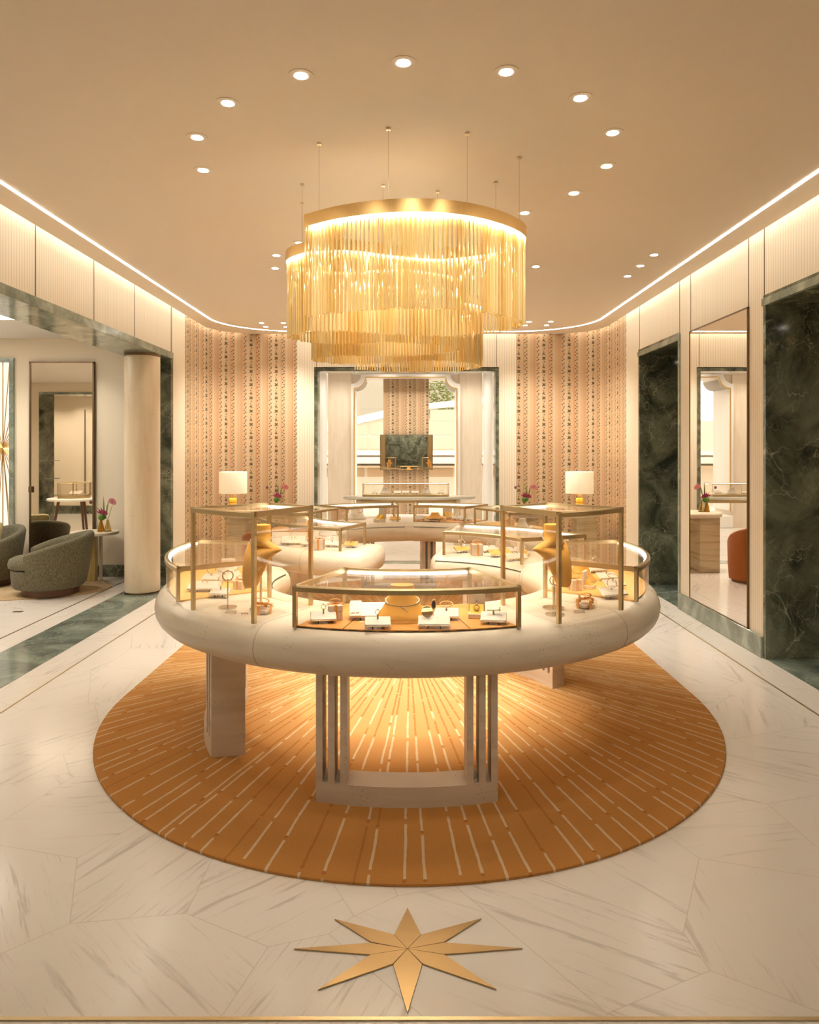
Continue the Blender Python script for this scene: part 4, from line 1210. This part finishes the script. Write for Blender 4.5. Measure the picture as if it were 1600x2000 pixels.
# --- inner right arm
tray(P(903, 1079, 0), R(20), .12, .075, 'amber topped tray at the inner right case left end', 'upright', 'gold bangle upright on the amber topped tray', 'leather_y')
giftbox(P(931, 1084, 0), R(12), .082, .085, 'white gift box with orange ribbon in the inner right case')
tray(P(956, 1078, 0), R(18), .12, .08, 'pale tray right of the white gift box', 'ring', 'ring on the tray right of the white gift box')
tray(P(977, 1087, 0), R(14), .17, .09, 'wide amber tray below the glass globe', 'ring', 'gold ring on the wide amber tray', 'leather_y')
tray(P(1008, 1094, 0), R(14), .15, .08, 'pale tray at the inner right case near end', 'earrings', 'earrings on the near inner right tray')
tray(P(1004, 1080, 0), R(14), .12, .07, 'pale tray behind the near inner right tray', 'bangle', 'bangle on the tray behind the near inner right one')
g = thing('glass_cloche', 'clear round glass globe standing in the inner right case', 'glass globe', P(980, 1077, 0), 0)
obj('globe', MB().ball((0, 0, .075), .066, 24, 14), M['crystal'], g)
obj('base', MB().lathe([(.035, 0), (.03, .012)], 24), M['steel'], g)
ringbox(P(1024, 1087, 0), R(70), 1.2, 'open cream box at the inner right case corner', 'ring in the box of the inner right corner')
# --- left arm of the rear ring
tray(P(573, 1063, 0), R(6), .2, .13, 'wide cream tray left in the inner left case', 'earrings', 'earrings on the wide inner left tray', 'cream_l')
tray(P(600, 1067, 0), R(-6), .1, .06, 'narrow pale tray between wide tray and gift box', 'ring', 'ring on the narrow inner left tray', 'cream_l')
giftbox(P(624, 1073, 0), R(-10), .075, .082, 'white gift box with orange ribbon in the inner left case')
conebust(P(641, 1062, 0), 0, 1.22, 'white flared bust in the inner left case', 'cream_l', 'gold chain round the white inner left bust')
tray(P(648, 1068, 0), R(-12), .16, .07, 'pale tray before the white inner left bust', 'ring', 'hoop ring before the white inner left bust')
tray(P(685, 1069, 0), R(-12), .11, .075, 'amber topped tray at the inner left case right end', 'bangle', 'draped gold bracelet on the amber inner left tray', 'leather_y')
g = thing('glass_cloche', 'clear glass dome at the inner left case right end', 'glass globe', P(668, 1062, 0), 0)
obj('globe', MB().ball((0, 0, .07), .06, 24, 14), M['crystal'], g)
obj('base', MB().lathe([(.03, 0), (.028, .014)], 24), M['steel'], g)
# --- rear left and right
conebust(P(694, 1014, 0), 0, 1.25, 'white flared bust in the rear left case', 'cream_l', 'gold necklace round the rear left white bust')
ringbox(P(741, 1019.5, 0), R(-50), 1.5, 'open cream box in the rear left case', 'ring in the open rear left box')
tray(P(772, 1017.5, 0), 0, .12, .08, 'amber tray at the rear left case right end', 'ring', 'ring on the amber rear left tray', 'leather_y')
g = thing('glass_cloche', 'small glass jar left of the rear white bust', 'glass globe', P(672, 1015, 0), 0)
obj('globe', MB().ball((0, 0, .05), .042, 20, 12), M['crystal'], g); obj('base', MB().lathe([(.03, 0), (.028, .01)], 20), M['steel'], g)
tray(P(823, 1016.5, 1), 0, .13, .09, 'pale tray at the rear right case left end', 'earrings', 'earrings on the rear right case left tray')
tray(P(850, 1018, 1), 0, .24, .10, 'wide amber tray in the rear right case', None, None, 'leather_y')
conebust((P(850, 1018, 1)[0], P(850, 1018, 1)[1], P(850, 1018, 1)[2]+.03), 0, .95, 'low yellow form lying on the wide amber rear tray', 'suede', None, flat=.55)
ringbox(P(877, 1013.5, 1), R(20), 1.5, 'open cream box in the rear right case', 'ring in the open rear right box')
tray(P(893, 1016, 1), R(-5), .12, .08, 'pale tray right of the rear right box', 'upright', 'hoop bangle right of the rear right box')
tray(P(910, 1018, 1), R(-8), .14, .08, 'pale tray at the rear right case right end', 'bangle', 'bangle on the rear right case right tray')
giftbox((1.02, 7.32, DK), R(-30), .085, .085, 'orange tied gift box in the far right bend case')
conebust((1.13, 7.18, DK), R(-40), .8, 'white bust in the far right bend case', 'cream_l')
tray((1.16, 7.0, DK), R(-80), .13, .09, 'pale tray in the far right bend case', 'earrings', 'earrings on the far right bend tray')
giftbox((-1.02, 7.45, DK), R(30), .085, .085, 'orange tied gift box in the far left bend case')
tray((-1.15, 7.2, DK), R(70), .15, .1, 'pale tray in the far left bend case', 'ring', 'ring on the far left bend tray')

# ------------------------------------------------------------------ console tables, lamps, flowers
def console(x, lab):
    t = thing('console_table', lab, 'table', (x, 9.5, 0), 0, 'travertine consoles by the wallpaper')
    def stadium(w, d, n=14):
        return [(w/2-d/2+d/2*cos(R(-90+180*k/n)), d/2*sin(R(-90+180*k/n))) for k in range(n+1)]+[(-w/2+d/2+d/2*cos(R(90+180*k/n)), d/2*sin(R(90+180*k/n))) for k in range(n+1)]
    mb = MB(); rings = []
    for k in range(9):
        a = -PI/2+PI*k/8; b = .035
        rings.append([(px, py, .745+b*sin(a)) for px, py in stadium(1.24-2*b+2*b*cos(a), .52-2*b+2*b*cos(a))])
    obj('top', mb.loft(rings, True, True), M['trav'], t, 50)
    for s in (-1, 1): obj('leg', MB().rbox(s*.40-.13, s*.40+.13, -.19, .19, 0, .712, .006), M['onyx'], t)
    return t
console(-1.86, 'rounded travertine console on the left below the wallpaper')
console(1.91, 'rounded travertine console on the right below the wallpaper')
def lamp(p, lab):
    t = thing('table_lamp', lab, 'lamp', p, 0, 'table lamps on the consoles')
    mb = MB().lathe([(.07, 0), (.07, .012), (.03, .013)], 28)
    obj('foot', mb, M['gold'], t)
    for k in range(3): obj('base_block', MB().lathe([(.042, .014+k*.058), (.047, .020+k*.058), (.047, .062+k*.058), (.042, .070+k*.058)], 24), M['amber_solid'], t)
    obj('neck', MB().tube([(0, 0, .186), (0, 0, .30)], .022, 14), M['gold'], t)
    sh = MB(); n = 40
    sh.loft([[(r*cos(2*PI*k/n), r*sin(2*PI*k/n), z) for k in range(n)] for r, z in ((.178, .250), (.180, .248), (.180, .528), (.178, .53), (.175, .528), (.175, .250), (.178, .250))])
    obj('lamp_shade', sh, M['shade'], t, 60)
    obj('shade_spider', MB().tube([(-.174, 0, .515), (.174, 0, .515)], .003, 6).tube([(0, 0, .28), (0, 0, .515)], .004, 6), M['gold'], t)
    l = bpy.data.lights.new('lamp_bulb', 'POINT'); l.energy = 3.2; l.color = (1, .76, .45); l.shadow_soft_size = .04
    o = bpy.data.objects.new('lamp_bulb', l); COL.objects.link(o); o.parent = t; o.location = (0, 0, .39)
lamp((-2.31, 9.38, .78), 'cream drum shade lamp with amber block base, left of the window')
lamp((2.225, 9.38, .78), 'cream drum shade lamp with amber block base, right of the window')
def flowers(p, s, where, flip=1, bases=True):
    for dx, m, nm in ((-.035*flip, 'amber', 'amber'), (.030*flip, 'honey', 'pale honey')):
        v = obj('bud_vase', MB().lathe([(r*s, z*s) for r, z in ((.030, 0), (.043, .004), (.042, .02), (.030, .08), (.017, .125), (.015, .15), (.013, .15), (.015, .12), (.028, .08), (.038, .02), (.03, .008))], 20), M[m])
        v.location = (p[0]+dx*s*1.25, p[1]+(.01 if dx > 0 else 0), p[2]); tag(v, 'conical %s glass vase %s' % (nm, where), 'vase', 'conical glass vases')
    f = thing('flower_stems', 'pink and magenta flowers with a green ball %s' % where, 'flowers', (p[0], p[1], p[2]), 0, 'flower stems in vases')
    def Pt(x, z, y=0): return (x*s*flip, y*s, z*s)
    bx, cx = -.044, .038
    st = MB()
    st.tube([Pt(bx, .03), Pt(bx, .15), Pt(bx+.005, .19)], .003*s, 6)
    st.tube([Pt(cx, .03), Pt(cx+.005, .15), Pt(.10, .34)], .0028*s, 6)
    st.tube([Pt(bx, .03), Pt(bx, .15), Pt(-.06, .27), Pt(-.17, .36)], .0022*s, 6)
    st.tube([Pt(cx, .03), Pt(cx, .15), Pt(.0, .24)], .0025*s, 6)
    obj('stem', st, M['stem'], f)
    obj('green_ball', MB().ball(Pt(-.035, .185), .044*s, 14, 10), M['green_ball'], f)
    def spathe(c, w, h, tilt, m, nm):
        n = 14; T = rot('Y', tilt*flip) @ rot('X', R(25)); ring = []; ring2 = []
        for k in range(n):
            a = 2*PI*k/n; rr = 1-.25*abs(sin(a/2+PI/2))**6
            q = Vector((w*sin(a)*rr, -.012*abs(sin(a)), h*cos(a)*rr*(1 if cos(a) > 0 else .75)))
            ring.append(T @ q+Vector(c)); ring2.append(T @ (q+Vector((0, .004, 0)))+Vector(c))
        o = obj(nm, MB().add(ring+ring2, [tuple(range(n)), tuple(range(2*n-1, n-1, -1))]+[(j, (j+1) % n, (j+1) % n+n, j+n) for j in range(n)]), M[m], f)
        e = T @ Vector((0, -.03, h*.35))
        obj('spadix', MB().tube([Vector(c)+T @ Vector((0, -.005, -h*.1)), Vector(c)+e], .005*s, 6), M['plum'], o)
    spathe(Pt(.105, .385), .056*s, .060*s, R(20), 'pink', 'pink_flower')
    spathe(Pt(.015, .245, -.03), .045*s, .042*s, R(10), 'mag', 'magenta_flower')
    mb = MB()
    for a in (-60, -35, -10, 15):
        d = Vector((sin(R(a))*flip, -.25, cos(R(a)))).normalized()*.10*s; o_ = Vector(Pt(-.02, .22)); sd = Vector((cos(R(a))*flip, 0, -sin(R(a))))*.012*s
        mb.add([o_, o_+d*.5+sd, o_+d, o_+d*.5-sd, o_+d*.5+Vector((0, -.006, 0))], [(0, 1, 4), (1, 2, 4), (2, 3, 4), (3, 0, 4), (0, 3, 2, 1)])
    obj('dark_lily', mb, M['mag'], f)
    mb = MB()
    for (x0, x1, z1) in ((-.01, -.012, .46), (.01, .06, .42)):
        mb.add([Pt(x0-.008, .16), Pt(x0+.008, .16), Pt((x0+x1)/2+.012, .32), Pt(x1, z1), Pt((x0+x1)/2-.010, .32), Pt((x0+x1)/2, .32, -.006)], [(0, 1, 5), (1, 2, 5), (2, 3, 5), (3, 4, 5), (4, 0, 5), (0, 4, 3, 2, 1)])
    obj('leaf_blade', mb, M['leaf'], f)
    obj('bud', MB().ball(Pt(-.175, .375), .020*s, 10, 8, 1, 1, 1.2), M['plum'], f)
flowers((-1.72, 9.42, .78), .86, 'on the left console')
flowers((1.545, 9.42, .78), .86, 'on the right console', 1)

# burnt orange tub chairs standing behind the counters
def tub(x, y, rz, lab, m='orange_fab', s=1., cat='chair'):
    t = thing('tub_chair', lab, cat, (x, y, 0), rz)
    r0, r1 = .30*s, .22*s
    mb = MB(); n = 30; rings = []
    for k in range(n+1):
        a = R(-35+250*k/n); e = min(1, min(k, n-k)/4); zt = (.50+.20*math.sin(min(1, max(0, (k/n)))*PI)**.6)*s
        rings.append([(r*cos(a), r*sin(a), z) for r, z in ((r0*.96, .03), (r0, .2*s), (r0*1.02, zt-.03), (r0*.98, zt-.006), ((r0+r1)/2, zt), (r1*1.02, zt-.01), (r1, zt-.05), (r1, .03))])
    obj('backrest', mb.loft(rings, True, True), M[m], t, 60)
    obj('seat', MB().lathe([(r1*.96, .03), (r1*.98, .36*s), (r1*.96, .43*s), (r1*.8, .455*s)], 28), M[m], t, 60)
    obj('base', MB().lathe([(r0*.85, 0), (r0*.85, .03)], 28), M['bronze'], t)
    return t
tub(1.22, 8.72, R(160), 'burnt orange tub chair behind the right counter, seen in the wall mirror')
tub(-1.80, 8.9, R(200), 'burnt orange tub chair behind the left counter cases', 'orange_fab', .9)
tub(-1.12, 12.8, R(180), 'blush tub chair standing in the window bay', 'blush', .92)

# ------------------------------------------------------------------ high table with long case in the bay
t = thing('high_table', 'oval pale stone table with brass rail standing in the window bay', 'table', (0, 11.5, 0))
n = 48
mb = MB().loft([[(a*cos(2*PI*k/n)-.01, b*sin(2*PI*k/n), z) for k in range(n)] for a, b, z in ((.98, .26, .80), (1.06, .31, .815), (1.07, .32, .845), (1.06, .31, .855))], True, True)
obj('tabletop', mb, travertine('pale_marble_top', (.74, .70, .58), (.60, .55, .42), pits=False, rough=.2), t)
obj('rail', MB().rbox(-.77, .74, -.20, -.16, .755, .80, .004).rbox(-.77, .74, .16, .20, .755, .80, .004), M['brass'], t)
for x in (-.80, .76): obj('leg', MB().rbox(x-.05, x+.05, -.14, .14, 0, .80, .01), M['trav'], t)
c = thing('display_case', 'long three bay brass case on the oval table before the window', 'display case', (-.06, 11.5, .855))
W_, D_, H_ = .685, .17, .205
obj('base', MB().rbox(-W_, W_, -D_, D_, 0, .035, .004), M['brass'], c)
fr = MB()
for x in (-W_, -W_/3, W_/3, W_):
    for y in (-D_, D_):
        w_ = .006 if abs(x) > .5 else .003
        fr.box(max(x-w_, -W_), min(x+w_, W_), y-.005 if y > 0 else y, y if y > 0 else y+.005, .03, H_)
fr.box(-W_, W_, -D_, -D_+.008, H_-.01, H_).box(-W_, W_, D_-.008, D_, H_-.01, H_).box(-W_, -W_+.008, -D_, D_, H_-.01, H_).box(W_-.008, W_, -D_, D_, H_-.01, H_)
obj('frame', fr, M['brass'], c)
for y in (-D_+.002, D_-.006): obj('glass_panel', MB().box(-W_, W_, y, y+.004, .03, H_), M['glass'], c)
for x in (-W_+.001, W_-.005): obj('glass_panel', MB().box(x, x+.004, -D_, D_, .03, H_), M['glass'], c)
obj('glass_panel', MB().box(-W_, W_, -D_, D_, H_-.006, H_-.002), M['glass'], c)
obj('light_strip', MB().box(-W_+.02, W_-.02, D_-.02, D_-.01, H_-.02, H_-.01), M['case_led'], c)
zb = .891
for x, lb in ((-.39, 'white bust on the left of the long window case'), (.27, 'white bust on the right of the long window case')):
    conebust((x, 11.45, zb), 0, .82, lb, 'cream_l')
for x, y, lb in ((-.55, 11.44, 'pale tray left end of the long window case'), (-.19, 11.42, 'pale tray left of centre in the long window case'), (-.06, 11.45, 'pale tray at the centre of the long window case'), (.09, 11.42, 'pale tray right of centre in the long window case'), (.50, 11.44, 'pale tray right end of the long window case')):
    tray((x, y, zb), 0, .11, .09, lb, 'earrings', 'earrings on the '+lb)

# ------------------------------------------------------------------ lounge furniture
o = obj('lounge_rug', MB().lathe([(1, .0006), (1, .008), (.99, .012)], 72, (0, 0)), M['beige_rug'])
o.scale = (1.38, .88, 1); o.location = (-4.85, 8.26, 0)
for v in o.data.vertices: v.co = Vector((v.co.x*1.38, v.co.y*.75, v.co.z))
o.scale = (1, 1, 1)
tag(o, 'beige woven oval rug under the lounge armchairs', 'rug')
o = obj('floor_socket', MB().box(-.045, .045, -.02, .02, .0, .004), M['bronze']); o.location = at_z(35, 1195, 0); tag(o, 'small dark metal floor socket before the lounge rug', 'floor socket')
def armchair(p, rz, lab, pillow=None):
    t = thing('armchair', lab, 'armchair', p, rz, 'olive tweed armchairs')
    n = 40; rings = []
    for k in range(n+1):             # wrap-round back, open to local -y
        a = -125+250*k/n; u = abs(a)/125
        zt = .69-.20*u**1.5; ang = R(90+a)
        fl = .055*(1-u*.6)            # lean of the back
        th = .095
        def pt(r, z, l): return (( r+l)*cos(ang), (r+l)*sin(ang)*.98, z)
        rings.append([pt(.345, .10, 0), pt(.375, .14, 0), pt(.385, .30, fl*.35), pt(.40, zt-.04, fl), pt(.385, zt-.008, fl), pt(.36, zt, fl), pt(.33, zt-.01, fl), pt(.312, zt-.05, fl), pt(.30, .30, 0), pt(.28, .12, 0)])
    obj('backrest', MB().loft(rings, True, True), M['tweed'], t, 60)
    def dshape(r, ex, n=30):
        P = []
        for k in range(n):
            a = 2*PI*k/n; x, y = r*cos(a), r*sin(a)
            P.append((x, y*(1 if y > 0 else ex)))
        return P
    obj('seat_base', MB().loft([[(x*s_, y*s_, z) for x, y in dshape(.36, 1.10)] for s_, z in ((.90, .09), (.97, .12), (1.0, .28), (.99, .295))], True, True), M['tweed'], t, 60)
    obj('seat_cushion', MB().loft([[(x*s_, y*s_, z) for x, y in dshape(.34, 1.24)] for s_, z in ((.93, .30), (.99, .315), (1.0, .36), (.97, .405), (.85, .43), (.5, .442))], True, True), M['tweed'], t, 60)
    obj('plinth', MB().lathe([(.29, .012), (.29, .09)], 40), M['walnut'], t)
    return t
armchair((-3.98, 7.95, 0), R(-68), 'olive tweed barrel armchair turned left, nearest the travertine column')
armchair((-5.0, 8.42, 0), R(-35), 'olive tweed armchair cut by the left edge of the photo')
pl = obj('throw_pillow', MB().loft([[(x*s_, y, z*s_) for x, z in [(.17*max(-1, min(1, 1.3*cos(2*PI*k/24))), .15*max(-1, min(1, 1.3*sin(2*PI*k/24)))) for k in range(24)]] for s_, y in ((.6, -.05), (.95, -.03), (1, 0), (.95, .03), (.6, .05))], True, True), fabric('yellow_print_pillow', (.70, .55, .25), (.45, .40, .25), 30))
pl.location = (-4.95, 8.50, .60); pl.rotation_euler = (R(-12), 0, R(-35)); tag(pl, 'small yellow patterned cushion on the left edge armchair', 'cushion')
t = thing('side_table', 'round travertine side table with yellow onyx slab leg beside the armchair', 'table', at_z(185, 1136, 0), 0)
obj('tabletop', MB().lathe([(.27, .575), (.275, .58), (.275, .605), (.27, .61)], 48), M['trav'], t)
obj('leg', MB().rbox(-.135, .03, -.06, .02, .012, .575, .004), M['onyx_y'], t)
obj('leg', MB().rbox(.06, .09, -.02, .02, .012, .575, .003), M['trav'], t)
tp = t.location
flowers((tp.x+.14, tp.y-.05, .61), .95, 'on the lounge side table', 1)
# round table with hexagonal case, seen only in the lounge mirror
mt_ = thing('round_table', 'round white marble table on walnut legs, seen in the lounge mirror', 'table', (-5.55, 6.1, 0))
obj('tabletop', MB().lathe([(.40, .76), (.42, .77), (.42, .79), (.41, .80)], 48), M['white'], mt_)
for k in range(3):
    a = R(30+120*k); obj('leg', MB().tube([(.24*cos(a), .24*sin(a), .76), (.36*cos(a), .36*sin(a), .012)], [.024, .014], 10), M['walnut'], mt_)
hc = thing('display_case', 'hexagonal brass glass case on the mirrored round table', 'display case', (-5.55, 6.1, .80))
hexa = [(.28*cos(R(60*k+10)), .28*sin(R(60*k+10))) for k in range(6)]
obj('base', MB().prism(hexa, 0, .05), M['brass'], hc)
fr = MB()
for k in range(6):
    a, b = hexa[k], hexa[(k+1) % 6]
    fr.tube([(a[0]*.98, a[1]*.98, .04), (a[0]*.98, a[1]*.98, .25)], .007, 6); fr.tube([(a[0]*.98, a[1]*.98, .25), (b[0]*.98, b[1]*.98, .25)], .008, 6)
    obj('glass_panel', MB().add([(a[0]*.97, a[1]*.97, .05), (b[0]*.97, b[1]*.97, .05), (b[0]*.97, b[1]*.97, .25), (a[0]*.97, a[1]*.97, .25), (a[0]*.95, a[1]*.95, .05), (b[0]*.95, b[1]*.95, .05), (b[0]*.95, b[1]*.95, .25), (a[0]*.95, a[1]*.95, .25)],
        [(0, 1, 2, 3), (7, 6, 5, 4), (0, 4, 5, 1), (1, 5, 6, 2), (2, 6, 7, 3), (3, 7, 4, 0)]), M['glass'], hc)
obj('frame', fr, M['brass'], hc)
tray((-5.55, 6.05, .851), R(180), .2, .12, 'pale tray in the hexagonal case of the lounge', 'bangle', 'bangle in the hexagonal lounge case')

# ------------------------------------------------------------------ render settings that belong to the look
SC.view_settings.view_transform = 'Standard'; SC.view_settings.look = 'None'
SC.view_settings.gamma = 1; SC.view_settings.use_curve_mapping = False
SC.view_settings.exposure = 1.25
cy = SC.cycles
cy.max_bounces = 9; cy.diffuse_bounces = 4; cy.glossy_bounces = 5; cy.transmission_bounces = 6; cy.transparent_max_bounces = 32
cy.sample_clamp_indirect = 6; cy.caustics_reflective = False; cy.caustics_refractive = False
cy.use_adaptive_sampling = True; cy.adaptive_threshold = .07; cy.adaptive_min_samples = 16
cy.use_denoising = True
try: cy.denoiser = 'OPENIMAGEDENOISE'
except Exception: pass
